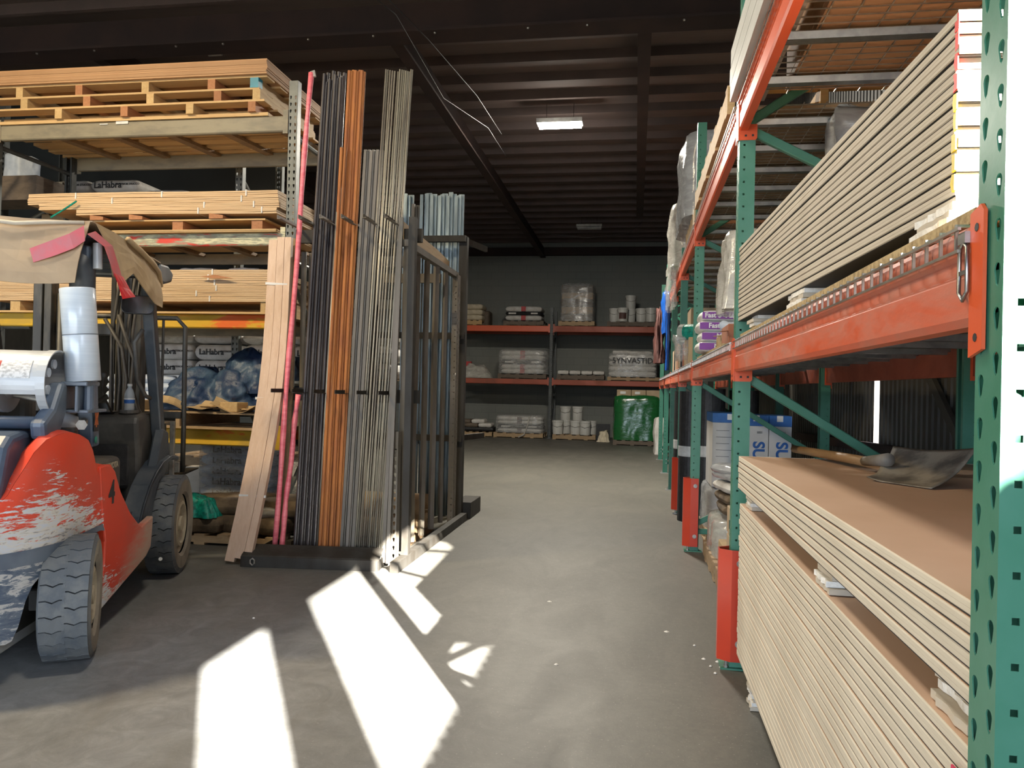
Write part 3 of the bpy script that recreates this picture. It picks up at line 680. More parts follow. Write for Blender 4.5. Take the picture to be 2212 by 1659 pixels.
# pink edge tapes hanging on the sunny end
for i, z in enumerate((.72, .62, .52, .42)):
    t = thing('edge_tape', ['pink end tape on the drywall stack, topmost piece', 'pink end tape below the topmost piece', 'pink end tape with white lettering', 'lowest pink end tape showing by the near upright'][i], 'tape', (0, 0, 0), 0, 'pink end tapes of the drywall')
    MB().box(DX + .01, DX + .25, Y0 - .024, Y0 - .021, z - .045, z + .045).box(DX - .012, DX - .009, Y0 - .02, Y0 + .05, z - .04 , z + .045).obj('strip', M['pinktape'], t)
    T = frame_T((DX - .0135, Y0 + .015, z), (0, 1, 0), (0, 0, 1)) if False else frame_T((DX - .0135, Y0 + .015, z), (0, -1, 0), (0, 0, 1))
    text_obj('lettering', 'TUNS', .02, M['white'], t, T, .0006)
# upper stack on the beam deck, stood on a wooden pallet sheet
UX = .47
Yu0, Yu1 = 1.47, 3.89
t = tag(MB().box(UX + .01, UX + 1.05, 1.2, 3.72, 1.557, 1.577).obj('particle_board', M['particle']), 'particle board sheet lying on the lower wire deck under the drywall', 'board')
for j, (ya, yb) in enumerate(((1.42, 1.60), (2.55, 2.78), (3.42, 3.56))):
    dunnage(UX + [.05, .05, .02][j], UX + 1.0, ya, yb, 1.578, 4, .0155, ['sunlit crumbling spacer block under the near end of the upper drywall', 'spacer block under the middle of the upper drywall', 'spacer block under the far end of the upper drywall'][j], rag=.012)
zu = 1.641
def dry_stack_up():
    n = 17
    proto = dry_pair('drywall_sheet', Yu0 - Yu1, 0, UX, 1.15, zu, 'drywall sheet in the stack on the shelf', 'taped drywall sheets on the shelf', mt='drywall')
    for k in range(1, n):
        o = dup(proto, (UX + random.uniform(-.002, .002), random.uniform(-.01, .01) + Yu1, zu + k * PAIR * .84)); o.scale = (1, 1, .84)
        o['label'] = 'drywall sheet in the stack on the shelf, ' + ORDN[k] + ' from the bottom'
        if k == n - 1: o['label'] = 'topmost drywall sheet of the sunlit stack on the shelf'
    proto['label'] = 'drywall sheet in the stack on the shelf, lowest of all'
    proto.scale = (1, 1, .84); proto.location.y = Yu1
    for o in [o for o in bpy.data.objects if o.get('group') == 'taped drywall sheets on the shelf']: o.rotation_euler.z = math.radians(2.0)
    return zu + n * PAIR * .84
zut = dry_stack_up(); print('upper top', zut)
# coloured end tapes, curled at the near edge
for i in range(9):
    z = zu + .04 + i * .036
    t = tag(MB().prism([(Yu0 - .006, z - .012), (Yu0 + .004 + .004 * (i % 3), z - .014), (Yu0 + .012 - .005 * (i % 2), z + .002), (Yu0 + .006 + .003 * (i % 3), z + .018), (Yu0 - .006, z + .016)], .5495 + .0012 * i * .3, .5535, 'x').obj('edge_tape', M['yellowtape' if i < 5 else 'redtape']), ('yellow' if i < 5 else 'red') + ' end tape stub on the sunlit drywall corner, ' + ORDN[i] + ' from the bottom', 'tape', 'coloured end tapes of the upper drywall')
# ---- shovel on the drywall -------------------------------------------
sh = thing('shovel', 'square grain shovel with wooden handle lying on the drywall', 'shovel', (0, 0, 0))
zt = ztop2
M['shovelsteel'] = mat('shovelsteel', lin(.34, .30, .235), .5, .25, vs=9, col2=lin(.13, .115, .095), bump=.05)
M['handlewood'] = wood('handlewood', lin(.34, .20, .09), lin(.27, .15, .06), 3, (14, 1, 14), .5)
bA = atZ(1872, 1030, zt + .012); bB = atZ(1930, 964, zt + .100); bC = atZ(2111, 968, zt + .122); bD = atZ(2012, 1055, zt + .004)
bn = (bD - bA).cross(bB - bA).normalized()
if bn.y < 0: bn = -bn
def blade(u, v):
    p = (bA * (1 - u) + bD * u) * (1 - v) + (bB * (1 - u) + bC * u) * v
    sag = .030 * math.sin(PI * v) * (1 - .3 * u) + .012 * math.sin(PI * u) - .012 * math.exp(-((v - .5) / .12) ** 2) * max(0, 1 - u * 1.4)
    p = p + bn * sag
    p.z = max(p.z, zt + .003)
    return tuple(p)
MB().grid(blade, 14, 22).obj('blade', M['shovelsteel'], sh, solid=.003, smooth=True)
so_ = bA.lerp(bB, .45) + Vector((.02, -.03, .012)); h0 = atZ(1868, 996, zt + .038); h1 = atZ(1716, 970, zt + .022)
MB().tube(so_, h0, .024, 12, r1=.018).obj('socket', M['greysteel'], sh, smooth=True)
MB().path([h0, h0.lerp(h1, .3), h0.lerp(h1, .65), h1], .019, 12, rs=[.018, .0195, .019, .018]).obj('handle', M['handlewood'], sh, smooth=True)
# plank and dark strip behind the shovel
tag(MB().box(1.02, 1.10, 1.2, 2.1, zt + .002, zt + .028).obj('wood_plank', M['pine_y']), 'pinkish wood plank lying on the drywall behind the shovel', 'plank')

# ---- what stands behind: cartons, wrapped pallets --------------------
def text_on(parent, txt, size, mt, o, x, y, bold=0.0, name='lettering'): return text_obj(name, txt, size, mt, parent, frame_T(o, x, y), bold)
def carton(label, x0, x1, y0, y1, z0, z1, rz_text=True, group='white and blue cartons behind the green upright'):
    t = thing('carton', label, 'carton', (0, 0, 0), 0, group)
    MB().box(x0, x1, y0, y1, z0, z1 - .09).obj('body', M['box_white'], t, bevel=.003)
    MB().box(x0 - .001, x1 + .001, y0 - .001, y1 + .001, z1 - .09, z1).obj('lid_band', M['box_blue'], t, bevel=.003)
    MB().box(x0 + .06, x0 + .11, y0 - .0025, y0 - .001, z1 - .05, z1 + .0).obj('label', M['white'], t)
    text_on(t, 'SUPER', .13, M['blueink'], ((x0 + x1) / 2 + .01, y0 - .0015, z1 - .40), (0, 0, -1), (1, 0, 0), .004)
    text_on(t, '||||||||', .022, M['ink'], ((x0 + x1) / 2 + .02, y0 - .0015, z1 - .14), (1, 0, 0), (0, 0, 1))
    return t
def pallet(label, x0, x1, y0, y1, z, mt='palletwood', h=.13, group=None, along='x', n=6, parent=None, label_cat='pallet'):
    """wooden pallet: deck boards across three stringers"""
    t = thing('pallet', label, label_cat, ((x0 + x1) / 2, (y0 + y1) / 2, z), 0, group)
    W, D = x1 - x0, y1 - y0
    if along == 'x':
        for i in range(3):
            yy = -D / 2 + .02 + (D - .04) * i / 2
            MB().box(-W / 2, W / 2, yy - .019, yy + .019, .018, h - .018).obj('stringer', M[mt], t)
        for i in range(n):
            xx = -W / 2 + .045 + (W - .09) * i / (n - 1)
            MB().box(xx - .045, xx + .045, -D / 2, D / 2, h - .018, h).obj('deck_board', M[mt], t)
            if i % 2 == 0: MB().box(xx - .045, xx + .045, -D / 2, D / 2, 0, .018).obj('bottom_board', M[mt], t)
    else:
        for i in range(3):
            xx = -W / 2 + .02 + (W - .04) * i / 2
            MB().box(xx - .019, xx + .019, -D / 2, D / 2, .018, h - .018).obj('stringer', M[mt], t)
        for i in range(n):
            yy = -D / 2 + .045 + (D - .09) * i / (n - 1)
            MB().box(-W / 2, W / 2, yy - .045, yy + .045, h - .018, h).obj('deck_board', M[mt], t)
            if i % 2 == 0: MB().box(-W / 2, W / 2, yy - .045, yy + .045, 0, .018).obj('bottom_board', M[mt], t)
    return t
def bag_mb(L, W, H, seed=0, n=14, amp=.012, pinch=.55):
    """filled sack: a soft cushion whose edges close to a seam"""
    def f(u, v, s):
        a = -math.cos(PI * u); b = -math.cos(PI * v)
        e = (max(0, 1 - abs(a) ** 12) * max(0, 1 - abs(b) ** 12)) ** .34
        k = noise.noise(Vector((a * 2.2 + seed * 7.3, b * 2.2, s * 3.1 + seed)))
        x = a * L / 2 * (1 - .03 * b * b) ; y = b * W / 2 * (1 - .03 * a * a)
        z = H / 2 + s * (H / 2 * e + amp * k * e)
        return (x, y, max(z, 0))
    mb = MB()
    mb.grid(lambda u, v: f(u, v, 1), n, n); mb.grid(lambda u, v: f(u, v, -1), n, n)
    return mb
BAGS = {}
def bag(name, label, cat, loc, rz, L, W, H, mt, group=None, seed=0, tilt=(0, 0)):
    key = (L, W, H, mt, seed)
    if key not in BAGS:
        o = bag_mb(L, W, H, seed).obj(name, M[mt], smooth=True); BAGS[key] = o.data
    else:
        o = bpy.data.objects.new(name, BAGS[key]); COL.objects.link(o)
    o.location = loc; o.rotation_euler = (tilt[0], tilt[1], rz)
    return tag(o, label, cat, group)
def blob(name, label, cat, x0, x1, y0, y1, z0, z1, mt, seed=1, amp=.03, n=16, taper=.0, fr=3., sq=.32, group=None, parent=None):
    """bulky draped or wrapped shape: rounded block pushed about by noise, flat underneath"""
    mb = MB(); cx, cy = (x0 + x1) / 2, (y0 + y1) / 2; hx, hy, H = (x1 - x0) / 2, (y1 - y0) / 2, z1 - z0
    def f(u, v):
        a = 2 * PI * u; c, s = math.cos(a), math.sin(a)
        rr = 1 / (abs(c) ** (2 / sq) + abs(s) ** (2 / sq)) ** (sq / 2)
        if v < .72: zz = v / .72; k = 1.
        else: zz = 1.; k = 1 - ((v - .72) / .28)
        if v < .72: k = 1 - taper * zz - .05 * max(0, zz - .85) / .15
        else: k = k * (1 - taper - .05)
        nz = noise.noise(Vector((c * fr, s * fr, zz * fr * H * 1.2 + seed * 5))) + .5 * noise.noise(Vector((c * fr * 3, s * fr * 3, zz * fr * H * 4 + seed)))
        top = 1.0 if v < .72 else 1.0 + .35 * amp / H * 4 * noise.noise(Vector((k * c * 2, k * s * 2, seed)))
        r = rr * k
        return (cx + c * r * hx + c * nz * amp * min(1, k * 3), cy + s * r * hy + s * nz * amp * min(1, k * 3), z0 + H * zz * (top if v >= .72 else 1))
    mb.grid(f, n * 3, n)
    o = mb.obj(name, M[mt], parent, smooth=True)
    return tag(o, label, cat, group) if parent is None else o

for i, (a, b, lab) in enumerate(((.93, 1.115, 'white carton with blue lid and big blue sideways lettering, left of the pair'), (1.12, 1.30, 'white carton with blue lid and sideways blue lettering, right of the pair'))):
    carton(lab, a, b, 6.72, 7.2, .58, 1.12)
tt = thing('carton', 'tall white carton with small print beside the black rolls', 'carton', (0, 0, 0))
MB().box(.66, .90, 6.75, 7.3, .50, 1.05).obj('body', M['box_white'], tt, bevel=.003); MB().box(.659, .901, 6.749, 7.301, 1.05, 1.13).obj('lid_band', M['box_blue'], tt)
MB().box(.78, .84, 6.745, 6.749, 1.075, 1.125).obj('label', M['white'], tt)
for j in range(5): MB().box(.69, .80 + .02 * (j % 2), 6.7485, 6.7495, .98 - j * .055, .983 - j * .055).obj('print_line', M['ink'], tt)
pl = pallet('pallet under the white cartons behind the green upright', .62, 1.50, 6.72, 7.5, .002, 'palletwood')
blob('wrapped_load', 'clouded film-wrapped load under the white cartons', 'wrapped load', .62, 1.48, 6.74, 7.48, .135, .50, 'filmgrey', 3, .02)
# bags, cartons and pallets low between the two guarded uprights
pallet('pallet on the floor between the two guarded uprights', .56, 1.42, 4.35, 5.35, .002, 'palletwood', along='y')
pallet('pallet on the floor near the second guarded upright', .56, 1.42, 5.45, 6.30, .002, 'palletwood', along='y')
for i, (z, lab) in enumerate(((.135, 'brown carton at the bottom by the red foot guard'), (.30, 'brown carton in the middle of the column by the red foot guard'), (.465, 'brown carton on top of the column by the red foot guard'))):
    t = thing('carton', lab, 'carton', (0, 0, 0), 0, 'brown cartons stacked behind the guard')
    MB().box(.565, .80, 4.42, 4.80, z, z + .16).obj('body', M['cardboard'], t, bevel=.004)
    MB().box(.63, .72, 4.417, 4.4195, z + .07, z + .09).box(.5625, .5645, 4.55, 4.68, z + .04, z + .09).obj('label', M['ink'], t)
    MB().box(.565, .80, 4.60, 4.62, z + .1595, z + .161).obj('packing_tape', M['kraft'], t)
t = thing('carton', 'small open tan carton next to the brown carton column', 'carton', (0, 0, 0)); MB().box(.57, .80, 5.0, 5.28, .135, .33).obj('body', M['cardboard_tan'], t, bevel=.003); MB().box(.60, .74, 4.996, 4.999, .18, .30).obj('label', M['drywallpaper'], t)
blob('wrapped_load', 'white wrapped bundle on the pallet between the guarded uprights', 'wrapped load', .57, 1.38, 5.5, 6.25, .135, .40, 'film_dense', 9, .02)
for i in range(5):
    bag('bag', ['clear wrapped brown bag at the bottom of the slumped pile', 'clear wrapped brown bag second in the slumped pile', 'grey plastic bag in the middle of the slumped pile', 'grey plastic bag near the top of the slumped pile', 'limp plastic bag on top of the slumped pile'][i], 'bag', (.95, 5.85, .405 + i * .078), .1 * i, .66, .46, .075, ['burlap', 'burlap', 'bagwhite', 'filmgrey', 'filmgrey'][i], 'slumped bags behind the green upright', seed=i, tilt=(0, random.uniform(-.08, .08)))
bag('bag', 'cloudy wrapped bag slumped low behind the first green upright', 'bag', (1.14, 4.95, .135), .1, .56, .6, .30, 'film_dense', None, 3)
# pallets and bags further down the aisle, on the floor
for i, (y, lab) in enumerate(((9.35, 'pallet with pale bundle past the black rolls'),)):
    pallet(lab, .52, 1.4, y, y + .9, .002, 'palletwood', along='y')
    bag('bag', 'pale bundle on the far pallet past the black rolls', 'bag', (.95, y + .45, .135), 0, .8, .7, .30, 'bagwhite', None, 20 + i)
# black rolls of roofing felt standing up
def felt_roll(label, x, y, r, h, z0=.0):
    t = thing('felt_roll', label, 'roll', (x, y, z0), 0, 'black rolls standing in the rack')
    MB().lathe([(.03, 0), (r, 0), (r, h), (.03, h)], 28).obj('felt', M['blackroll'], t, smooth=False)
    MB().lathe([(r + .002, h * .50), (r + .004, h * .51), (r + .004, h * .57), (r + .002, h * .58)], 28, caps=False).obj('paper_band', M['whiteband'], t)
    return t
felt_roll('black felt roll with a white band, nearest of the standing rolls', .72, 7.62, .14, 1.30, .04)
felt_roll('black felt roll with a white band, second standing roll', .60, 8.02, .15, 1.31, .0)
felt_roll('black felt roll with a white band, farthest standing roll', .60, 9.02, .15, 1.31, 0)
felt_roll('black felt roll partly hidden behind the second upright', 1.05, 7.75, .14, 1.30, .03)

# ---- lower shelf, beyond the drywall ---------------------------------
tag(MB().box(.475, 1.45, 4.4, 6.2, 1.557, 1.577).obj('particle_board', M['particle']), 'particle board under the purple lettered mortar bags', 'board')
for i in range(4):
    z = 1.578 + i * .070
    lab = ['lowest white and purple mortar bag on the shelf', 'second white and purple mortar bag from the bottom', 'white and purple mortar bag reading Fast, below the top one', 'topmost white and purple mortar bag reading Fast Set'][i]
    t = thing('mortar_bag', lab, 'bag', (.72 + .015 * (i % 2), 5.55, z), 0, 'white and purple mortar bags')
    k = bag_mb(.62, .40, .074, i, amp=.004).obj('sack', M['white'], t, smooth=True)
    MB().grid(lambda u, v: (-.295 + .56 * u, -.206, .014 + .046 * v), 10, 3).obj('purple_band', M['purple'], t, solid=.001)
    text_on(t, ['Mix', 'Mix', 'Fast Set', 'Fast Set Lite'][i], .046, M['white'], (-.165, -.2085, .037), (1, 0, 0), (0, 0, 1), .0012)
for i, (a, b, lab, mt) in enumerate(((4.95, 5.2, 'small open brown carton on the lower shelf behind the drywall', 'cardboard_tan'), (4.55, 4.88, 'reddish brown carton on the lower shelf against the drywall', 'cardboard_red'))):
    t = thing('carton', lab, 'carton', (0, 0, 0)); MB().box(.52, .80, a, b, 1.578, [1.665, 1.70][i]).obj('body', M[mt], t, bevel=.004)
    MB().bar((.52, a + .01, 1.66), (.48, a + .01, 1.655), .003, .06, up=(0, 1, 0)).obj('flap', M[mt], t)
bag('bag', 'blue and white printed bag in front of the purple mortar bags', 'bag', (.64, 5.10, 1.67), 1.2, .28, .18, .06, 'bagblue', None, 6, (.1, .2))
blob('plastic_wrap', 'cloudy plastic sheet hanging at the far end of the upper drywall', 'plastic sheet', .43, .62, 3.90, 4.35, 1.72, 2.12, 'film_dense', 4, .05, fr=2.2, taper=.25)
blob('plastic_wrap', 'loose plastic flap draped over the mortar bags', 'plastic sheet', .58, .74, 4.25, 4.6, 1.76, 2.0, 'film_dense', 14, .04, fr=2.2, taper=.4)
t = thing('green_roll', 'green film-wrapped roll sticking out over the orange beam', 'roll', (0, 0, 0)); MB().tube((.42, 7.35, 1.86), (.80, 7.05, 1.86), .072, 18).obj('roll', M['netgreen'], t, smooth=False); MB().tube((.416, 7.354, 1.86), (.46, 7.32, 1.86), .076, 18).obj('end_wrap', M['film_dense'], t)
blob('plastic_wrap', 'crumpled clear plastic under the green roll', 'plastic sheet', .38, .56, 7.3, 7.75, 1.60, 1.83, 'film', 7, .05, fr=2.5, taper=-.2)
for i in range(7):
    y = 7.1 + i * .20; tag(MB().box(.47 - .005 * i, 1.0, y, y + [.05, .11, .07][i % 3], 1.556, 1.80 - .02 * (i % 2)).obj('carton', M[['cardboard_tan', 'cardboard', 'kraft', 'cardboard_red', 'blackroll', 'cardboard', 'cardboard_tan'][i]], bevel=.003), ['tan', 'brown', 'kraft coloured', 'red brown', 'black', 'dull brown', 'sandy'][i] + ' upright carton in the row under the green roll', 'carton', 'cartons standing in a row on the lower shelf')
for i in range(5):
    y = 8.7 + i * .33; tag(MB().box(.48, 1.1, y, y + .28, 1.556, 1.78 + .05 * (i % 3)).obj('carton', M[['cardboard_tan', 'cardboard_red', 'cardboard', 'blackroll', 'cardboard'][i]], bevel=.004), ['tan', 'red brown', 'mid brown', 'black', 'brown'][i] + ' carton far down the lower shelf, number %d past the row' % (i + 1), 'carton', 'cartons far down the lower shelf')
tag(MB().box(.60, 1.3, 8.8, 9.6, 1.885, 2.25).obj('carton', M['cardboard'], bevel=.005), 'large brown carton behind the third green upright', 'carton')
blob('draped_cover', 'blue plastic cover hanging at the far end of the rack', 'plastic sheet', .38, .48, 11.3, 11.7, 2.15, 2.75, 'bluecover', 11, .04, fr=3)
blob('draped_cover', 'brown and maroon rags hanging beyond the blue cover', 'rags', .30, .42, 12.2, 12.7, 1.75, 2.6, 'maroon', 12, .06, fr=3, taper=.2)
blob('draped_cover', 'thin blue plastic strip trailing below the upper beam', 'plastic sheet', .415, .450, 10.8, 10.95, 1.60, 2.60, 'bluecover', 13, .02, fr=4)
# ---- upper shelf -------------------------------------------------------
for i, (a, b, x0, z, mt, lab) in enumerate(((1.83, 3.72, .66, 2.714, 'plywood', 'plywood sheet on the nearest upper wire deck'), (3.98, 5.05, .52, 2.714, 'oldwood', 'dark plywood sheet on the second upper wire deck'), (5.1, 6.40, .55, 2.714, 'oldwood', 'weathered sheet further along the second upper deck'), (6.6, 8.3, .52, 2.714, 'redwood', 'brown sheet on the third upper wire deck'), (8.6, 10.3, .52, 2.714, 'oldwood', 'dull brown sheet on the fourth upper wire deck'), (10.6, 12.4, .52, 2.714, 'redwood', 'reddish sheet on the fifth upper wire deck'))):
    tag(MB().box(x0, 1.52, a, b, z, z + .03).obj('plywood_sheet', M[mt]), lab, 'sheet')
tag(MB().box(.66, 1.5, 1.85, 3.7, 2.745, 3.05).obj('wood_load', M['plywood'], bevel=.004), 'square load of plywood on the nearest upper shelf', 'plywood')
for i in range(9):
    x = .425 + (i % 3) * .055; z = 2.713 + (i // 3) * .085
    tag(MB().prism([(x, z), (x + .05, z), (x + .05, z + .01), (x + .01, z + .01), (x + .01, z + .07), (x + .05, z + .07), (x + .05, z + .08), (x, z + .08)], 1.3, 3.84 + .03 * (i % 2), 'y').obj('vinyl_channel', M['vinyl']), 'long pale channel profile lying along the upper orange beam', 'profile', 'pale channel profiles on the upper shelf')
blob('plastic_wrap', 'crumpled clear sheet hanging through the gap between the upper decks', 'plastic sheet', .95, 1.45, 3.87, 4.15, 2.50, 2.69, 'filmgrey', 17, .06, fr=2.2, taper=-.1)
# pallet leaning out over the aisle on the second and third upper bays
pl = pallet('pale pallet standing on the upper shelf past the first upright', .44, 1.4, 4.1, 6.3, 2.746, 'pine', along='y', h=.15, n=8)
pallet('pale pallet on the upper shelf past the second upright', .47, 1.4, 6.75, 7.9, 2.746, 'pine', along='y', h=.13)
blob('wrapped_load', 'tall clear-wrapped black load on the upper shelf', 'wrapped load', .385, 1.2, 7.0, 8.3, 2.885, 3.68, 'filmgrey', 21, .04, fr=2.5)
blob('wrapped_load', 'silvery wrapped load further down the upper shelf', 'wrapped load', .37, 1.2, 8.9, 10.2, 2.745, 3.5, 'film_dense', 22, .04, fr=3)
blob('wrapped_load', 'clear film trailing over the upper beam at the far end', 'wrapped load', .36, .44, 8.9, 9.9, 2.30, 2.74, 'film', 23, .04, fr=3)
# ============================================================ LUMBER RACK ON THE LEFT
LY0, LY1 = 6.2, 7.22
def grey_post(parent, x, y, H, mt, s=-1, W=.082, D=.07):
    """post whose punched face looks to -y (s=-1) or +y"""
    key = ('g', H, mt.name, s)
    if key not in POSTS:
        mb = MB(); F = Matrix(((-s * 1., 0, 0, 0), (0, 0, s * 1., 0), (0, 1, 0, 0), (0, 0, 0, 1)))
        punched(mb, -W / 2, -.003, H, TEAR, .0585, .07, F); punched(mb, .003, W / 2, H, [(-p[0], p[1]) for p in TEAR][::-1], .0585, .07, F)
        mb.box(-.003, .003, min(0, -s * .003), max(0, -s * .003), 0, H)
        for e in (-1, 1):
            mb.box(min(e * W / 2, e * (W / 2 - .002)), max(e * W / 2, e * (W / 2 - .002)), min(0, -s * D), max(0, -s * D), 0, H)
            mb.box(min(e * W / 2, e * (W / 2 - .02)), max(e * W / 2, e * (W / 2 - .02)), min(-s * D, -s * (D - .002)), max(-s * D, -s * (D - .002)), 0, H)
        me = mb.mesh('post'); me.materials.append(mt); POSTS[key] = me
    o = bpy.data.objects.new('post', POSTS[key]); COL.objects.link(o); o.parent = parent; o.location = (x, y, 0); return o
def grey_frame(label, x, y0, y1, H, mt, brace):
    t = thing('rack_upright', label, 'rack upright', (0, 0, 0), 0, 'grey uprights of the lumber racks')
    grey_post(t, x, y0, H, mt, -1); grey_post(t, x, y1, H, mt, 1)
    for za, zb in brace: MB().tube((x, y0 + .05, za), (x, y1 - .05, zb), .022, 8).obj('brace', mt, t)
    for y in (y0 + .03, y1 - .03): MB().box(x - .07, x + .07, y - .06, y + .06, 0, .008).obj('foot_plate', mt, t)
BR = [(.2, .2), (.3, 1.2), (1.3, 1.3), (2.2, 1.4), (2.35, 2.35), (3.43, 3.43)]
grey_frame('grey perforated upright at the right end of the lumber rack', -2.95, LY0, LY1, 3.90, M['rackgrey'], BR)
grey_frame('grey upright at the left end of the lumber rack, mostly cut off by the frame', -5.87, LY0, LY1, 3.60, M['rackdark'], BR)
grey_frame('dark grey upright of the second lumber rack behind the first', -4.22, 7.62, 8.6, 4.68, M['rackgrey'], [(2.9, 3.5), (3.5, 2.9), (3.6, 4.2), (.3, 1.2), (1.3, .4), (1.5, 2.6)])
grey_frame('dark upright far left of the second lumber rack', -7.1, 7.62, 8.6, 4.4, M['rackdark'], [(2.9, 3.5), (.3, 1.2), (1.3, .4)])
grey_frame('dark upright of the second lumber rack behind the steel bars', -1.9 - .35, 7.9, 8.6, 3.3, M['rackdark'], [(.3, 1.2), (1.3, .4)]) if False else None
def xbeam(label, x0, x1, z0, z1, y, s, mt, group):
    t = thing('rack_beam', label, 'beam', (0, 0, 0), 0, group); h = z1 - z0
    yo, yi = y, y - s * .045
    MB().prism([(yo, z0 + .01), (yo - s * .008, z0), (yi, z0), (yi, z1 - .02), (yi + s * .012, z1 - .02), (yi + s * .012, z1), (yo - s * .006, z1), (yo, z1 - .01)], x0 + .045, x1 - .045, 'x').obj('rail', mt, t)
    for a, b in ((x0, x0 + .045), (x1 - .045, x1)): MB().box(a, b, min(y, y + s * .006), max(y, y + s * .006), z0 - .02, z1 + .05).obj('end_bracket', mt, t)
    return t
LX0, LX1 = -5.83, -2.99
fr = 'front beams of the lumber rack'; rr = 'rear beams of the lumber rack'
for nm, z0, z1, m1, m2, l1 in (('low', .745, .885, 'yellow', 'yellow', 'lowest yellow and orange beam of the lumber rack'), ('mid', 1.765, 1.885, 'yellow', 'beamkhaki', 'upper yellow beam of the lumber rack under the plywood'), ('hi', 2.485, 2.59, 'peelpaint', 'beamkhaki', 'pale beam with peeling red and cream paint'), ('top', 3.465, 3.60, 'beamkhaki', 'beamkhaki', 'khaki grey topmost front beam of the lumber rack')):
    xbeam(l1, LX0, LX1, z0, z1, LY0 - .004, -1, M[m1], fr)
    xbeam({'low': 'lowest', 'mid': 'second', 'hi': 'third', 'top': 'topmost'}[nm] + ' rear beam of the lumber rack', LX0, LX1, z0, z1, LY1 + .004, 1, M[m2], rr)
    n = 5
    for i in range(n):
        x = LX0 + .35 + (LX1 - LX0 - .6) * i / (n - 1)
        d = -.42 if nm == 'top' else 0
        tag(MB().bar((x, LY0 + .042, z1 - .015), (x - d * .35, LY1 - .042, z1 - .015), .085, .03).obj('cross_board', M['oldwood']), '%s wooden cross board between the %s beams of the lumber rack' % (['leftmost', 'second', 'middle', 'fourth', 'rightmost'][i], {'low': 'lowest', 'mid': 'upper yellow', 'hi': 'peeling', 'top': 'topmost'}[nm]), 'board', 'cross boards under the lumber')
# little paper scraps on the khaki beam
tag(MB().box(-4.78, -4.70, LY0 - .012, LY0 - .010, 3.575, 3.583).box(-4.62, -4.50, LY0 - .012, LY0 - .010, 3.575, 3.60).obj('paper_scrap', M['white']), 'torn paper scraps stuck on the topmost khaki beam', 'scrap')
# ---- top shelf: pallets and plywood sheets ---------------------------
def sheets(label0, n, x0, x1, y0, y1, z, th, mt, group, jit=.012, name='plywood_sheet', cat='sheet', labs=None):
    proto = MB().box(x0, x1, y0, y1, 0, th - .0012).obj(name, M[mt], loc=(0, 0, z)); tag(proto, labs[0] if labs else label0, cat, group)
    for k in range(1, n):
        dup(proto, (random.uniform(-jit, jit), random.uniform(-jit, jit), z + k * th), label=labs[k] if labs else label0 + ', ' + ORDN[k] + ' from the bottom')
    return z + n * th
TX0, TX1, TY0, TY1 = -5.95, -3.19, 6.12, 7.40
z = 3.602
t = thing('slatted_deck', 'lowest board layer lying directly on the topmost khaki beam', 'deck', (0, 0, 0), 0, 'slatted decks of the top shelf')
for k in range(6):
    yy = TY0 + .06 + (TY1 - TY0 - .30) * k / 5
    MB().box(TX0, TX1 + .02, yy, yy + [.16, .12, .10, .12, .10, .14][k], z, z + .028).obj('slat', M['pine'], t)
z += .0285
def blocks_layer(z, h, xs, label, deck_label, mt='pine', teal=None, y0=TY0 + .03, y1=TY1 - .1, x1=TX1 + .0, bd=.017):
    for i, x in enumerate(xs):
        t = thing('batten', label % ['first', 'second', 'third', 'fourth', 'fifth'][i], 'batten', (0, 0, 0), 0, 'battens between the decks of the top shelf')
        MB().box(x, x + .07, y0, y1, z, z + h).obj('stick', M['redwood'] if i % 2 else M['pine_y'], t)
        if teal == i: MB().box(x - .003, x + .073, y0 - .004, y0 + .07, z - .002, z + h - .001).obj('paint_mark', M['teal'], t)
    z += h + .0005
    t = thing('slatted_deck', deck_label, 'deck', (0, 0, 0), 0, 'slatted decks of the top shelf')
    for k in range(5):
        yy = y0 + (y1 - y0 - .14) * k / 4
        MB().box(TX0, x1, yy, yy + .14, z, z + bd).obj('slat', M[mt], t)
    return z + bd + .0005
z = blocks_layer(z, .085, [-5.2, -4.55 - .0, -3.92 - .0, -3.34], '%s redwood batten from the left, lowest layer on the top shelf', 'lowest slatted deck on the top shelf')
z = blocks_layer(z, .085, [-5.55, -4.92, -4.30, -3.66, -3.30], '%s batten from the left, middle layer on the top shelf', 'middle slatted deck on the top shelf', x1=TX1 - .05)
z = blocks_layer(z, .085, [-5.6, -5.0, -4.35, -3.72, -3.32], '%s batten from the left, upper layer on the top shelf', 'upper slatted deck on the top shelf', teal=4, x1=TX1 + .02)
print('top shelf z', z)
n = max(3, int((4.085 - z) / .0165))
sheets('smooth tan panel in the topmost stack of the lumber rack', n, TX0, TX1 + .03, TY0, TY1, z, .0165, 'plywood', 'tan panels in the topmost stack', .006)
# bare sheets / small items in the third level: trim bundles over battens
HX0, HX1, HY0, HY1 = -5.45, -3.05, 6.14, 7.1
z = 2.592
z = sheets('thin board under the trim bundles on the peeling beam', 2, HX0 + .4, HX1, HY0, HY1, z, .012, 'pine', 'thin boards under the trim bundles')
for i, x in enumerate((-5.0, -4.02, -3.28)):
    tag(MB().box(x, x + .10, HY0 + .01, HY1, z, z + .075).obj('batten', M['redwood']), '%s reddish batten under the trim bundles' % ['left', 'middle', 'right'][i], 'batten', 'battens under the trim bundles')
z += .076
z = sheets('flat board on the battens under the trim bundles', 1, HX0 + .2, HX1 - .1, HY0, HY1, z, .014, 'pine', None)
for i, x in enumerate((-4.80, -4.42, -3.66)):
    tag(MB().prism([(x, z), (x + .13, z), (x + .13, z + .028), (x, z + .045)], HY0 - .02, HY0 + .5, 'y').obj('wedge', M['redwood']), '%s orange-brown wedge in the face of the trim bundles' % ['left', 'middle', 'right'][i], 'wedge', 'wedges in the trim bundles')
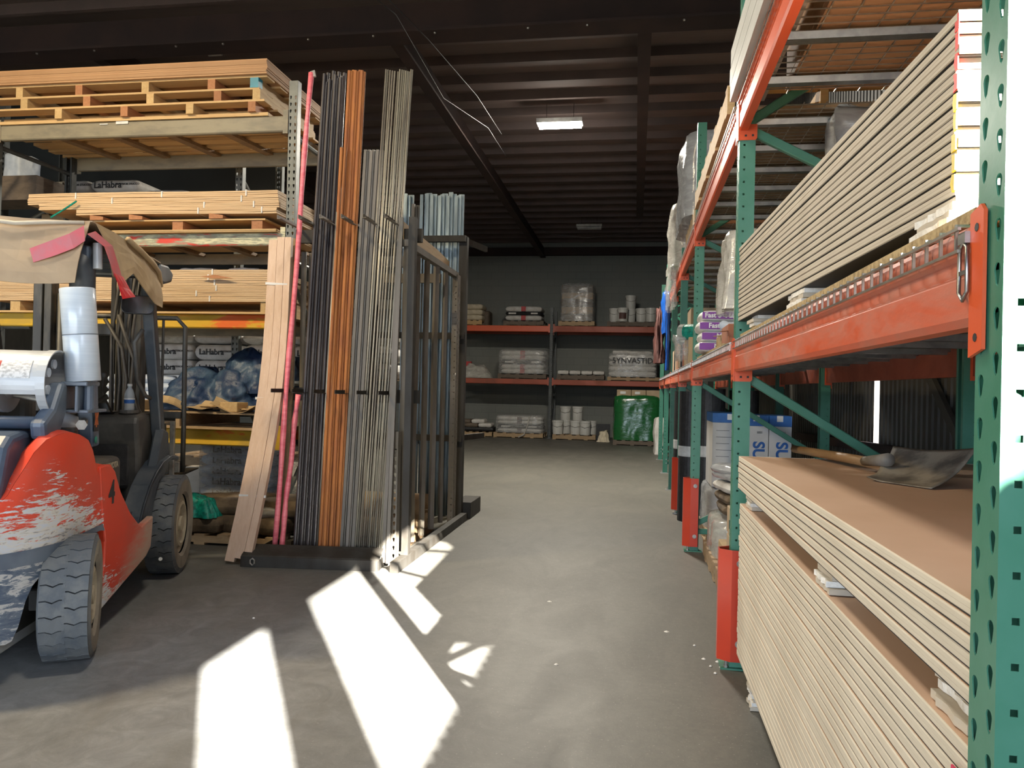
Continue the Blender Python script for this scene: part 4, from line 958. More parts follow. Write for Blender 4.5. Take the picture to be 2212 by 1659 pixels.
zt0 = z
def trim_bundle(x0, x1, y0, y1, z, h, label, mt='trimwood2', strap=(), sag=0.02, n=4):
    """strapped bundle of long mouldings, slightly wavy"""
    t = thing('trim_bundle', label, 'trim bundle', (0, 0, 0), 0, 'strapped bundles of wood trim')
    hh = h / n
    for k in range(n):
        mb = MB(); N = 14; ph = random.uniform(0, 6)
        def zz(u): return z + k * hh + sag * .25 * math.sin(u * 5 + ph * .15)
        vs = []
        for i in range(N + 1):
            u = i / N; x = x0 + (x1 - x0) * u + 0; a = zz(u)
            e = random.uniform(-.004, .004)
            vs += [(x, y0 + e, a), (x, y0 + e, a + hh - .002), (x, y1, a + hh - .002), (x, y1, a)]
        fs = []
        for i in range(N):
            b = i * 4
            fs += [(b, b + 4, b + 5, b + 1), (b + 1, b + 5, b + 6, b + 2), (b + 2, b + 6, b + 7, b + 3), (b + 3, b + 7, b + 4, b)]
        fs += [(0, 1, 2, 3), (N * 4 + 3, N * 4 + 2, N * 4 + 1, N * 4)]
        mb.add(vs, fs); mb.obj('moulding', M[mt], t)
    for u in strap:
        x = x0 + (x1 - x0) * u; MB().box(x - .006, x + .006, y0 - .006, y1 + .003, z - .001, z + h + .002).obj('strap', M['white'], t)
    return z + h
M['trimwood2'] = wood('trimwood2', lin(.66, .47, .28), lin(.57, .38, .21), 2.5, (.6, 14, 14), rnd=.12)
z = zt0 + .046
for i in range(4):
    z = trim_bundle(HX0 + [.5, .12, .0, .0][i], HX1 + [0, .02, .01, 0][i], HY0 + .005 * i, HY1 - .1, z + .001, .05, '%s strapped trim bundle on the peeling beam' % ['lowest', 'second lowest', 'second highest', 'topmost'][i], strap=[(.62, .93), (.70, .90), (.35, .86), (.20, .55, .88)][i], n=3)
tag(MB().path([(-5.17, 6.10, 2.73), (-5.05, 6.11, 2.80), (-4.92, 6.10, 2.87)], .008, 6).obj('strap_end', M['netgreen']), 'loose pale green strap end on the trim bundles', 'strap')
# second level: plywood / trim stack over yellow beam
z = 1.887
z = sheets('thin board under the pale lumber on the upper yellow beam', 1, -5.8, -3.06, HY0, HY1, z, .018, 'pine', None)
for i, x in enumerate((-5.6, -4.4, -3.18)):
    tag(MB().box(x, x + .10, HY0 + .01, HY1, z, z + .085).obj('batten', M['pine_y']), '%s batten in the dark gap above the upper yellow beam' % ['left', 'middle', 'right'][i], 'batten', 'battens above the upper yellow beam')
z += .086
for i in range(6):
    z = trim_bundle(-5.82, -3.10 + .01 * (i % 2), HY0 + .004 * i, HY1, z + .001, .046, '%s pale lumber bundle above the upper yellow beam' % ['lowest', 'second', 'third', 'fourth', 'fifth', 'topmost'][i], strap=[(.8,), (.75,), (.82,), (.81,), (.79,), (.3, .8)][i], n=3, mt='trimwood2', sag=.006)
tag(MB().prism([(-3.72, z - .07), (-3.58, z - .055), (-3.42, z - .085), (-3.60, z - .085)], HY0 - .03, HY0 - .02, 'y').obj('wood_splinter', M['redwood']), 'orange splinter board sticking out of the pale lumber', 'splinter')
z2t = z
for i, (a, b) in enumerate(((-4.1, -3.85), (-3.62, -3.40))):
    bag('paper_bundle', '%s pale plastic bundle lying on the pale lumber' % ['left', 'right'][i], 'bundle', ((a + b) / 2, 6.6, z2t + .002), 0, b - a + .1, .3, .06, 'bagwhite', None, 30 + i)
# first level: pallet, cardboard, tarp
t = pallet('wooden pallet on the lowest yellow beam under the blue tarp', -4.75, -3.06, 6.12, 7.15, .89, 'palletwood', h=.15, along='y')
for i, x in enumerate((-4.42, -3.52)):
    tag(MB().box(x, x + .16, 6.13, 6.32, 1.042, 1.125).obj('wood_block', M['pine_y'], bevel=.004), '%s pine block standing on the pallet boards in front of the tarp' % ['left', 'right'][i], 'block', 'pine blocks on the pallet')
tp = thing('tarp', 'crumpled dark blue tarp heaped on the pallet of the lumber rack', 'tarp', (0, 0, 0))
blob('fold', '', 'tarp', -4.30, -3.30, 6.25, 7.05, 1.043, 1.34, 'tarp', 31, .10, n=26, fr=4.2, taper=.35, parent=tp)
blob('hump', '', 'tarp', -3.75, -3.02, 6.40, 7.10, 1.20, 1.56, 'tarp', 35, .08, n=26, fr=3.8, taper=.3, parent=tp)
for i, (x, r) in enumerate(((-4.0, .3), (-3.72, -.2), (-3.45, .15), (-3.3, -.1))):
    mb = MB().grid(lambda u, v: (-.16 + .32 * u, -.10 + .2 * v, .03 * math.sin(u * 4 + i) + .015 * math.cos(v * 5)), 6, 4)
    o = mb.obj('cardboard_scrap', M['cardboard_tan'], loc=(x, 6.20, 1.085), rot=(.35, r, r * 2), solid=.004); tag(o, ['leftmost', 'second', 'third', 'rightmost'][i] + ' torn cardboard piece in front of the blue tarp', 'cardboard', 'torn cardboard on the pallet')
for i in range(5):
    a = -3.86 + i * .13; tag(MB().bar((a, 6.17, 1.065 + .02 * (i % 2)), (a + .30, 6.24, 1.10 - .015 * i % .05), .03, .005).obj('wood_strip', M['pine']), 'thin splintered wood strip among the torn cardboard', 'strip', 'splintered strips on the pallet')
for i in range(4):
    bag('bag', ['white and blue bag left of the tarp, lowest', 'white and blue bag left of the tarp, second', 'white and blue bag left of the tarp, third', 'white and blue bag left of the tarp, topmost'][i], 'bag', (-4.62, 6.75, 1.043 + i * .075), .1 * i, .62, .42, .085, 'bagblue', 'white and blue bags left of the tarp', i)
# ---- bags with black lettering, second rack --------------------------
def named_bag(label, loc, L, W, H, mt, rz=0, seed=0, group='white bags with black lettering', lett=True, txt='LaHabra', side='front', sz=.1):
    t = thing('cement_bag', label, 'bag', loc, rz, group)
    k = bag_mb(L, W, H, seed, 12, .006).obj('sack', M[mt], t, smooth=True)
    if lett:
        text_obj('lettering', txt, sz, M['ink'], t, frame_T((-L * .12, -W / 2 - .004, H * .50), (1, 0, 0), (0, 0, 1)), .0022)
        if side == 'front': text_obj('small_print', 'EXTERIOR STUCCO', sz * .32, M['ink'], t, frame_T((L * .30, -W / 2 - .004, H * .55), (1, 0, 0), (0, 0, 1)), .0006)
    return t
def plank_shelf(x0, x1, z, y0=7.66, y1=8.56):
    xbeam('front beam of the second lumber rack at height %.1f m' % z, x0, x1, z - .11, z, y0, -1, M['rackdark'], 'beams of the second lumber rack')
    xbeam('rear beam of the second lumber rack at height %.1f m' % z, x0, x1, z - .11, z, y1, 1, M['rackdark'], 'beams of the second lumber rack')
for z in (1.0, 1.95, 3.0): plank_shelf(-7.06, -4.26, z, 7.616, 8.604)
for z in (.75, 1.35, 2.3): plank_shelf(-4.18, -2.3, z, 7.616, 8.604)
pallet('dark pallet carrying the white bags on the second rack', -6.6, -5.0, 7.65, 8.55, 3.002, 'palletwood')
zb = 3.135
for i in range(8):
    c, r = i % 3, i // 3
    if i >= 8: break
    named_bag(['white lettered bag, left in the bottom row of the high pallet', 'white lettered bag, middle in the bottom row of the high pallet', 'white lettered bag, right in the bottom row of the high pallet', 'white lettered bag, left in the middle row of the high pallet', 'white lettered bag, middle of the middle row of the high pallet', 'white lettered bag, right in the middle row of the high pallet', 'white lettered bag on top of the high pallet, left', 'white lettered bag on top of the high pallet, right'][i],
              (-6.35 + c * .60, 8.0, zb + r * .125), .58, .62, .135, 'bagwhite', .0, i)
blob('wrapped_load', 'small blue grey wrapped drum high on the far left shelf', 'wrapped load', -6.52, -6.30, 7.0, 7.3, 3.352, 3.62, 'bagblue', 41, .012)
tag(MB().box(-7.2, -6.02, 6.9, 7.3, 3.10, 3.35).obj('wood_stack', M['darkpallet'], bevel=.004), 'rough dark timber under the blue grey drum at the far left', 'timber')
tag(MB().bar((-6.75, 6.3, 2.7), (-6.1, 6.5, 3.5), .10, .03).obj('wood_plank', M['oldwood']), 'dark plank slanting at the left border', 'plank')
# bags at the lower levels behind the lumber rack
for i in range(10):
    c, r = i % 5, i // 5
    named_bag('white lettered carton bag %s, %s row behind the tarp' % (['first from the left', 'second from the left', 'third from the left', 'fourth from the left', 'fifth from the left'][c], ['lower', 'upper'][r]), (-5.0 + c * .56, 7.95, 1.362 + r * .17 if c > 1 else 1.362 + r * .17), .54, .6, .17, 'bagwhite', 0, i, 'white lettered bags behind the tarp', sz=.085)
for i in range(5):
    bag('bag', 'pale bundle %s on the dark shelf behind the tarp' % ['leftmost', 'second', 'third', 'fourth', 'rightmost'][i], 'bag', (-5.0 + i * .56, 7.95, 1.71), 0, .56, .6, .12, 'bagwhite' if i % 2 else 'film_dense', 'pale bundles behind the tarp', i)
tag(MB().box(-5.3, -2.5, 7.66, 8.5, 1.355, 1.361).obj('shelf_board', M['oldwood']), 'dull shelf board under the white lettered bags', 'board')
# floor level: wrapped bags, burlap sacks
pallet('grey pallet on the floor under the wrapped white bags', -3.95, -2.95, 6.55, 7.1, .002, 'darkpallet')
wl = thing('wrapped_load', 'film-wrapped stack of white lettered bags behind the leaning boards', 'wrapped load', (0, 0, 0))
regroup(wl, [named_bag('x', (-3.60, 6.80, .134 + i * .098), .72, .46, .105, 'bagblue', 0, i, None, sz=.085) for i in range(6)])
blob('film', '', '', -4.0, -3.18, 6.54, 7.08, .135, .735, 'film', 44, .012, fr=4, parent=wl)
for i in range(3):
    named_bag('pale blue lettered bag behind the front truck tyre, %s' % ['bottom', 'middle', 'top'][i], (-4.62, 6.72, .134 + i * .13), .60, .46, .135, 'bagblue', -.08, i + 3, 'pale blue bags behind the tyre', txt='LaHabra', sz=.08)
pallet('pallet on the floor under the pale blue bags', -4.95, -4.25, 6.45, 7.1, .002, 'darkpallet')
pallet('low pallet on the floor under the burlap sacks', -3.85, -2.75, 5.66, 6.14, .002, 'palletwood', h=.085)
for i, (x, y, z, r, s) in enumerate(((-3.58, 5.86, .088, .1, 1), (-3.02, 5.94, .088, -.2, 2), (-3.32, 6.02, .215, .3, 3), (-2.84, 6.05, .215, -.1, 4))):
    bag('burlap_sack', ['brown burlap sack at the front edge of the low pallet', 'brown burlap sack beside the leaning boards', 'brown burlap sack lying on the front one', 'brown burlap sack behind the pink wrapped sticks'][i], 'sack', (x, y, z), r, .66, .46, .135, 'burlap', 'burlap sacks on the low pallet', s)
blob('net_bag', 'bright green mesh bag on the burlap sacks behind the tyre', 'net bag', -3.62, -3.28, 5.64, 5.86, .215, .36, 'netgreen', 51, .04, fr=3, taper=.4)
bag('plastic_wrap', 'scrap of clear plastic on the sacks by the leaning boards', 'plastic', (-2.98, 5.80, .215), .4, .3, .2, .08, 'film_dense', None, 52)
# fork tips / pallet glimpsed past the truck
pallet('brown pallet on the floor beyond the truck forks', -5.4, -4.2, 8.3, 9.3, .3, 'palletwood')
tag(MB().box(-5.4, -4.2, 8.3, 9.3, .0, .298).obj('drywall_stack', M['drywall']), 'pale low stack on the floor beyond the truck forks', 'stack')
# dark cladding panel behind the second rack
struct('wall_left_1', MB().box(-13, -4.9, 9.9, 9.96, 2.3, 5.27), M['paneldark'])
# ============================================================ STEEL BAR RACK
def P(x, y, z): return Vector((x, y, z))
# low trough the bars stand in
t = thing('bar_rack', 'steel rack with arms and a slatted side holding upright bars and pipes', 'bar rack', (0, 0, 0))
T = Matrix.Translation((-2.72, 5.06, 0)) @ Matrix.Rotation(math.radians(6.2), 4, 'Z')
MB().prism([(0, 0), (0, .075), (.006, .075), (.012, .082), (.15, .135), (.155, .130), (.02, .074), (.008, .006), (.62, .006), (.62, 0)], 0, .985, 'x', T).obj('trough', M['blacksteel'], t, bevel=.002)
MB().box(.978, .985, 0, .62, .006, .07, T).box(0, .006, 0, .62, .006, .07, T).obj('end_plate', M['blacksteel'], t)
MB().add([(0, 0, 0)], []) ; MB().path([(.09, -.004, .015), (.075, -.006, .03), (.075, -.006, .052), (.09, -.004, .064), (.105, -.006, .052), (.105, -.006, .03)], .006, 6, closed=True).obj('ring', M['steelbare'], t, loc=(-2.72, 5.055, 0), rot=(0, 0, math.radians(6.2)))
for nm, a, b in (('post', (-2.43, 5.60, 0), 2.50), ('post', (-1.625, 5.42, 0), 2.53)):
    MB().box(-.025, .025, -.03, .03, 0, b).obj(nm, M['blacksteel'], t, loc=a)
for z, y in ((2.43, 5.58), (1.22, 5.60)):
    MB().box(-2.60, -1.60, y - .02, y + .02, z - .05, z + .05).obj('crossbar', M['blacksteel'], t)
AX = [-2.572 + (2.572 - 1.766) * i / 5 for i in range(6)]
for x in AX:
    MB().prism([(-.006, 0), (.022, 0), (.022, .004), (-.002, .004), (-.002, .03), (-.006, .03)], 5.20, 5.56, 'y', Matrix.Translation((x, 0, 2.485))).obj('arm', M['greysteel'], t)
    MB().prism([(-.006, 0), (.022, 0), (.022, .004), (-.002, .004), (-.002, .028), (-.006, .028)], 5.19, 5.49, 'y', Matrix.Translation((x - .01, 0, 1.232))).obj('arm', M['blacksteel'], t)
MB().box(-1.655, -1.595, 5.15, 7.35, 0.001, .075).obj('side_rail', M['blacksteel'], t)
MB().box(-2.70, -2.64, 5.7, 7.3, 0.001, .06).obj('side_rail', M['blacksteel'], t)
# rear frame of the same rack
MB().box(-1.735, -1.655, 7.36, 7.44, 0, 2.78).obj('rear_post', M['blacksteel'], t)
MB().box(-2.62, -2.56, 7.36, 7.42, 0, 2.78).obj('rear_post', M['blacksteel'], t)
MB().box(-2.56, -1.66, 7.30, 7.355, 2.72, 2.78).obj('crossbar', M['blacksteel'], t)
for z in (1.80, .80): MB().box(-2.56, -1.66, 7.30, 7.34, z - .03, z + .03).obj('crossbar', M['blacksteel'], t)
for z in (2.75, .80):
    MB().bar((-1.70, 7.40, z), (-1.57, 7.9 if z > 1 else 7.95, z), .03, .055).obj('arm', M['blacksteel'], t)
MB().box(-1.75, -1.58, 7.46, 7.95, 0.002, .16).obj('foot', M['blacksteel'], t, bevel=.003)
n_bar = {'i': 0}
ORD = ['first', 'second', 'third', 'fourth', 'fifth', 'sixth', 'seventh', 'eighth', 'ninth', 'tenth', 'eleventh', 'twelfth', 'thirteenth', 'fourteenth', 'fifteenth', 'sixteenth', 'seventeenth', 'eighteenth']
def bars(name, cat, tops, bots, r, mt, label, group, yt=5.50, yb=5.33, square_=False, seg=10, zt=None, jy=.03, hollow=False):
    """one object per bar: tops / bots are pixel x positions along the row's upper and lower ends"""
    for i, ((tx, ty), (bx, by)) in enumerate(zip(tops, bots)):
        dy = (i % 3) * r * 1.6
        a = atY(bx, by, yb + dy); a.z = max(.014, min(a.z, .03)); b = atY(tx, ty, yt + dy * .6)
        if square_: mb = MB().bar(a, b, r * 2, r * 2)
        else:
            mb = MB().tube(a, b, r, seg, caps=not hollow)
            if hollow:
                d = (b - a).normalized(); mb.m(1).tube(b - d * .05, b - d * .002, r * .86, seg)
        o = mb.obj(name, [M[mt], M['ink']], smooth=not square_)
        if not square_:
            me = o.data
            for p in me.polygons:
                if len(p.vertices) > 4: p.use_smooth = False
        tag(o, label % ORD[i], cat, group)
lerp = lambda a, b, i, n: a + (b - a) * i / max(1, n - 1)
rn = random.uniform
n = 12; bars('black_pipe', 'pipe', [(lerp(701, 744, i, n), [160, 178, 158, 172, 196, 154, 162, 170, 156, 168, 165, 158][i]) for i in range(n)], [(lerp(636, 688, i, n), 1183) for i in range(n)], .0135, 'blackpipe', '%s black pipe from the left in the bar rack', 'black pipes in the bar rack', hollow=True)
n = 8; bars('rusty_pipe', 'pipe', [(lerp(755, 787, i, n), [153, 154, 152, 153, 155, 152, 153, 156][i]) for i in range(n)], [(lerp(700, 731, i, n), 1185) for i in range(n)], .0130, 'rust', '%s long rusty orange pipe from the left', 'long rusty orange pipes', hollow=True)
bars('rusty_pipe', 'pipe', [(738, 319), (746, 318)], [(690, 1184), (696, 1184)], .0125, 'rust', '%s shorter rusty pipe at the left of the orange bundle', 'shorter rusty pipes', yt=5.42, hollow=True)
bars('steel_strip', 'strip', [(728, 458)], [(684, 1183)], .007, 'rod', '%s thin grey strip left of the rusty pipes', None, yt=5.40)
n = 9; bars('grey_tube', 'tube', [(lerp(790, 825, i, n), 324 + (i % 2) * 3) for i in range(n)], [(lerp(737, 770, i, n), 1186) for i in range(n)], .0105, 'greytube', '%s grey steel tube from the left, right of the rusty pipes', 'grey steel tubes', square_=True)
n = 14
tp = [834, 838, 843, 848, 853, 860, 864, 869, 873, 877, 881, 884, 888, 891]
bars('steel_rod', 'rod', [(tp[i], 150 + (i * 7) % 6) for i in range(n)], [(lerp(766, 822, [0, 1, 3, 2, 4, 5, 7, 6, 8, 10, 9, 11, 13, 12][i], n), 1190) for i in range(n)], .0065, 'rod', '%s thin bright steel rod in the fanned bundle', 'thin steel rods fanned in the bar rack', seg=8)
bars('steel_angle', 'bar', [(868, 470), (862, 520)], [(838, 1192), (829, 1192)], .012, 'greytube', '%s dark square bar beside the right post of the bar rack', 'dark square bars beside the post', yt=5.36, yb=5.30, square_=True)
bars('grey_tube', 'tube', [(657, 545), (674, 547)], [(648, 1150), (662, 1150)], .022, 'greysteel', '%s fat grey pipe behind the pink wrapped sticks', 'fat grey pipes behind the pink sticks', yt=5.75, yb=5.75)
# pink wrapped sticks
for i, (a, b, lab) in enumerate((((672, 158), (592, 1178), 'long pink wrapped stick rising above the bar rack'), ((644, 852), (606, 1178), 'short pink wrapped stick crossing the long one near the floor'))):
    p0 = atY(*b, 5.30 + i * .05); p0.z = .02; p1 = atY(*a, 5.46 if i == 0 else 5.40)
    t = thing('wrapped_stick', lab, 'stick', (0, 0, 0), 0, 'pink wrapped sticks')
    pts = [p0.lerp(p1, k / 12) + Vector((math.sin(k * 1.1) * .004, 0, 0)) for k in range(13)]
    MB().path(pts, .020, 8, rs=[.020 + .003 * math.sin(k * 2.7) for k in range(13)]).obj('pink_wrap', M['pink'], t, smooth=True)
    if i == 0:
        MB().path([p1, p1 + Vector((.02, 0, .012)), p1 + Vector((.028, 0, -.03))], .014, 6).obj('frayed_end', M['film_dense'], t)
# ---- leaning, bowed trim boards ---------------------------------------
def lean_board(name, label, left, wpx, yt, yb, th, mt, group=None, straps=(), off=(0., 1.)):
    t = thing(name, label, 'board', (0, 0, 0), 0, group)
    n = len(left); rows = []
    for i, (px, py) in enumerate(left):
        u = i / (n - 1); y = yt + (yb - yt) * u; w = wpx[0] + (wpx[1] - wpx[0]) * u
        a = atY(px + w * off[0], py, y); b = atY(px + w * off[1], py + (3 if i == n - 1 else 0), y); rows.append((a, b))
    vs = []; fs = []
    for a, b in rows: vs += [a, b, b + Vector((0, th, 0)), a + Vector((0, th, 0))]
    for i in range(n - 1):
        k = i * 4
        for j in range(4): fs.append((k + j, k + (j + 1) % 4, k + 4 + (j + 1) % 4, k + 4 + j))
    fs += [(0, 1, 2, 3), ((n - 1) * 4 + 3, (n - 1) * 4 + 2, (n - 1) * 4 + 1, (n - 1) * 4)]
    MB().add(vs, fs).obj('plank', M[mt], t)
    return t, rows
L = [(581, 518), (577, 600), (572, 690), (566, 770), (557, 850), (543, 935), (526, 1025), (507, 1115), (485, 1211)]
labs = ['left board of the strapped pale trim boards leaning at the rack', 'middle board of the strapped pale trim boards leaning at the rack', 'right board of the strapped pale trim boards leaning at the rack']
offs = [(0, .36), (.38, .70), (.72, 1.)]
for k in range(3):
    LL = [(p[0], p[1] - (6 if k else 0)) for p in L]
    lean_board('trim_board', labs[k], LL, (48, 56), 5.62, 5.10, .03 + .004 * k, 'trimwood', 'strapped pale trim boards', off=offs[k])
for i, (px, py, w, u) in enumerate(((576, 612, 42, .13), (554, 860, 50, .47), (519, 1070, 52, .78))):
    y = 5.62 + (5.10 - 5.62) * (py - 518) / 693
    a = atY(px - 2, py, y - .004); b = atY(px + w + 3, py + 3, y - .004)
    tag(MB().bar(a, b, .012, .018).obj('strap', M['white']), '%s white strap around the leaning trim boards' % ['upper', 'middle', 'lower'][i], 'strap', 'white straps around the leaning boards')
lean_board('trim_board', 'darker khaki board leaning just right of the strapped trim boards', [(629, 515), (626, 640), (618, 860), (603, 1180)], (14, 12), 5.72, 5.38, .02, 'beamkhaki' if False else 'oldwood')
# ---- gate-like frame along the aisle side ------------------------------
GX = -1.70
t = [o for o in bpy.data.objects if o.name == 'bar_rack'][0]
MB().box(GX - .02, GX + .02, 5.50, 5.55, .075, 2.38).obj('stile', M['greysteel'], t)
MB().bar((GX, 5.48, 2.36), (GX, 7.12, 2.36), .05, .05).obj('top_rail', M['greysteel'], t)
for i, (y, w) in enumerate(((5.86, .034), (6.13, .040), (6.43, .044), (6.76, .036))):
    MB().path([(GX - .01, y, .076), (GX - .012, y + rn(-.02, .02), .8), (GX - .008, y + rn(-.02, .02), 1.6), (GX - .01, y, 2.335)], w * .62, 4).obj('slat', M['greysteel'], t)
MB().box(GX - .55, GX - .02, 5.60, 5.64, 2.20, 2.28).obj('inner_bar', M['greysteel'], t)
MB().box(GX - .55, GX - .02, 6.60, 6.64, 2.22, 2.30).obj('inner_bar', M['greysteel'], t)
p_ = thing('perforated_post', 'brown grey perforated post at the far end of the slatted frame', 'post', (0, 0, 0))
rack_post('post', 2.36, .12, .05, M['greysteel'], p_, GX + .035, 7.10, 1)
p2 = thing('perforated_post', 'short sunlit perforated post at the near corner of the bar rack', 'post', (0, 0, 0)); grey_post(p2, -1.72, 5.36, .97, M['greysteel'], -1)
tag(MB().prism([(5.55, 2.39), (6.98, 2.39), (6.98, 2.47), (6.55, 2.50), (5.9, 2.515), (5.55, 2.53)], GX - .075, GX - .035, 'x').obj('wood_plank', M['pine_y']), 'orange-tan plank lying on top of the slatted frame', 'plank')
# kraft paper tubes lying across
for i, (y, z, r, lab) in enumerate(((5.98, .145, .066, 'kraft paper tube nearest the slatted frame front, bottom row'), (6.16, .145, .055, 'kraft paper tube second in the bottom row'), (6.70, .145, .066, 'kraft paper tube at the far end of the bottom row'), (6.44, .148, .066, 'kraft paper tube third in the bottom row'), (6.34, .275, .062, 'kraft paper tube near the front of the upper row'), (6.60, .285, .068, 'kraft paper tube at the far end of the upper row'))):
    t = thing('paper_tube', lab, 'tube', (-2.2, y, z), 0, 'kraft paper tubes lying in the bar rack')
    MB().lathe([(r, -.42), (r, .42 + .03 * (i % 2)), (.018, .425 + .03 * (i % 2)), (.018, .3)], 20, Matrix.Rotation(PI / 2, 4, 'Y'), caps=False).obj('roll', M['kraft'], t)
tag(MB().box(-2.62, -1.78, 5.88, 6.80, .0, .078).obj('timber_base', M['oldwood']), 'timber base under the kraft paper tubes', 'timber')
# galvanised channels in the rear half
xs = [876, 882, 888, 893, 897, 905, 911, 922, 927, 933, 939, 944, 950, 956, 961, 968, 974, 980, 986, 992, 997]
for i, px in enumerate(xs):
    a = atY(px, 418 + (i * 5) % 7 - (6 if i in (8, 16) else 0), 7.52 + .03 * (i % 3)); br = i in (3, 4, 5)
    w = .016 + .006 * (i % 3)
    x = a.x; y = a.y
    if x > -1.78 and x < -1.60: y += .0
    o = MB().prism([(x - w, y), (x + w, y), (x + w, y + .02), (x + w - .002, y + .02), (x + w - .002, y + .002), (x - w + .002, y + .002), (x - w + .002, y + .02), (x - w, y + .02)], .165 if x > -1.77 else .002, a.z - (.1 if br else 0), 'z').obj('steel_channel', M['greysteel' if br else 'galvstrut'])
    tag(o, ('%s brown grey channel behind the slatted frame' if br else '%s bluish galvanised channel from the left behind the slatted frame') % (ORD[i - 3] if br else (ORD + ['nineteenth', 'twentieth', 'last'])[i]), 'channel', 'galvanised channels standing in the rear of the bar rack')
# white tags fixed to the bar rack
tag(MB().lathe([(.012, 0), (.012, .006)], 10, Matrix.Translation((-1.70 + .035, 7.02, 1.42)) @ Matrix.Rotation(PI / 2, 4, 'Y')).obj('tag', M['white']), 'small round white tag on the slatted frame', 'tag')
# ============================================================ RACK ALONG THE BACK WALL
BY0, BY1 = 20.1, 21.15
for x, lab in ((-5.15, 'dark upright of the back rack, hidden behind the bar rack'), (-2.20, 'dark grey upright in the middle of the back rack'), (.78, 'dark upright at the right end of the back rack')):
    grey_frame(lab, x, BY0, BY1, 3.45, M['rackdark'], [(.2, .2), (.3, 1.1), (1.9, 1.2), (2.0, 2.7), (3.3, 2.8)])
for (a, b, s) in ((-5.11, -2.24, 'left'), (-2.16, .74, 'right')):
    for z0, z1, l in ((1.42, 1.555, 'lower'), (2.81, 2.965, 'upper')):
        m1 = M['orange'] if (s == 'left' and l == 'upper') else M['orange_back']  # upper left beam: the stronger light on it is put into a brighter orange
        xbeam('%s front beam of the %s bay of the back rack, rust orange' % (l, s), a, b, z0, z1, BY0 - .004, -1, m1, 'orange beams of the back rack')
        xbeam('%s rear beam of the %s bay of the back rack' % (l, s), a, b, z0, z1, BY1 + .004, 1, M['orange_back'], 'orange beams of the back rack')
        tag(MB().box(a + .03, b - .03, BY0 + .03, BY1 - .03, z1 + .001, z1 + .008).obj('shelf_board', M['darkpallet'] if not (s == 'left' and l == 'upper') else M['oldwood']), '%s shelf board in the %s bay of the back rack' % (l, s), 'board', 'shelf boards of the back rack')
zL, zU = 1.564, 2.974
def bx(px, y=20.1, py=800): return atY(px, py, y).x
BG = 'back rack'
def band_bag(label, loc, L, W, H, group, seed, cols=('bagwhite', 'redink'), dark=False):
    t = thing('cement_bag', label, 'bag', loc, 0, group)
    bag_mb(L, W, H, seed, 10, .008).obj('sack', M['blackroll' if dark else cols[0]], t, smooth=True)
    if not dark: MB().box(-.06, .06, -W / 2 - .012, -W / 2 + .02, .01, H - .01).obj('red_band', M[cols[1]], t)
    else: MB().box(-L * .4, -L * .2, -W / 2 - .008, -W / 2, H * .35, H * .7).box(L * .2, L * .38, -W / 2 - .008, -W / 2, H * .35, H * .7).obj('print', M['bagwhite'], t)
    return t
# upper left bay
pallet('pale pallet with cream bags at the left of the upper back shelf', -4.95, -4.08, 20.15, 21.05, zU, 'pine', group='pallets on the back rack')
for i in range(3):
    for j in range(1):
        bag('cement_bag', 'cream bag stacked by the steel bars on the upper back shelf, %s' % ['bottom', 'middle', 'top'][i], 'bag', (-4.48, 20.5, zU + .135 + i * .145), 0, .82, .62, .15, 'bagcream', 'cream bags on the upper back shelf', i)
tag(blob('crate', 'dull brown crate behind the cream bags', 'crate', -4.30, -3.95, 20.5, 21.05, zU + .0, zU + .42, 'darkpallet', 61, .003), None)
pallet('dark pallet with black and white bags on the upper back shelf', -3.50, -2.42, 20.15, 21.05, zU, 'darkpallet', group='pallets on the back rack')
band_bag('white bag with red stripe at the bottom, upper back shelf', (-2.97, 20.55, zU + .135), 1.0, .7, .145, 'striped bags on the upper back shelf', 1)
band_bag('black printed bag in the middle of the striped stack, upper back shelf', (-2.97, 20.55, zU + .27), 1.0, .7, .11, 'striped bags on the upper back shelf', 2, dark=True)
band_bag('white bag with red stripe on top, upper back shelf', (-2.97, 20.55, zU + .37), 1.0, .7, .15, 'striped bags on the upper back shelf', 3)
# upper right bay
pallet('pallet under the tall shiny wrapped load', -2.03, -1.08, 20.15, 21.05, zU, 'palletwood', group='pallets on the back rack')
t = thing('wrapped_load', 'tall brown load in shiny film on the upper back shelf', 'wrapped load', (0, 0, 0))
for i in range(5): MB().box(-1.97 + .01 * (i % 2), -1.14, 20.22, 20.98, zU + .137 + i * .19, zU + .137 + i * .19 + .182).obj('carton', M['cardboard'] if i % 2 else M['darkpallet'], t, bevel=.01)
blob('film', '', '', -2.01, -1.10, 20.17, 21.03, zU + .134, zU + 1.14, 'film', 63, .02, fr=4, parent=t)
pallet('dark pallet of pails on the upper back shelf', -.76, .52, 20.15, 21.05, zU, 'darkpallet', group='pallets on the back rack')
def pail(label, x, y, z, group, r=.145, h=.36):
    t = thing('pail', label, 'pail', (x, y, z), 0, group)
    MB().lathe([(r * .86, 0), (r * .96, h * .86), (r * 1.03, h * .87), (r * 1.03, h * .93), (r * .97, h * .93)], 20).obj('bucket', M['pailwhite'], t)
    MB().lathe([(r * 1.0, h * .935), (r * 1.0, h), (r * .8, h)], 20).obj('lid', M['pailwhite'], t)
    MB().path([(-r * 1.0, 0, h * .84), (-r * .8, -r * .75, h * .62), (0, -r * 1.08, h * .52), (r * .8, -r * .75, h * .62), (r * 1.0, 0, h * .84)], .004, 5).obj('handle', M['greysteel'], t)
    return t
g = 'white pails on the upper back shelf'; zp = zU + .132
pail('leftmost pail on the upper back shelf', -.58, 20.45, zp, g); 
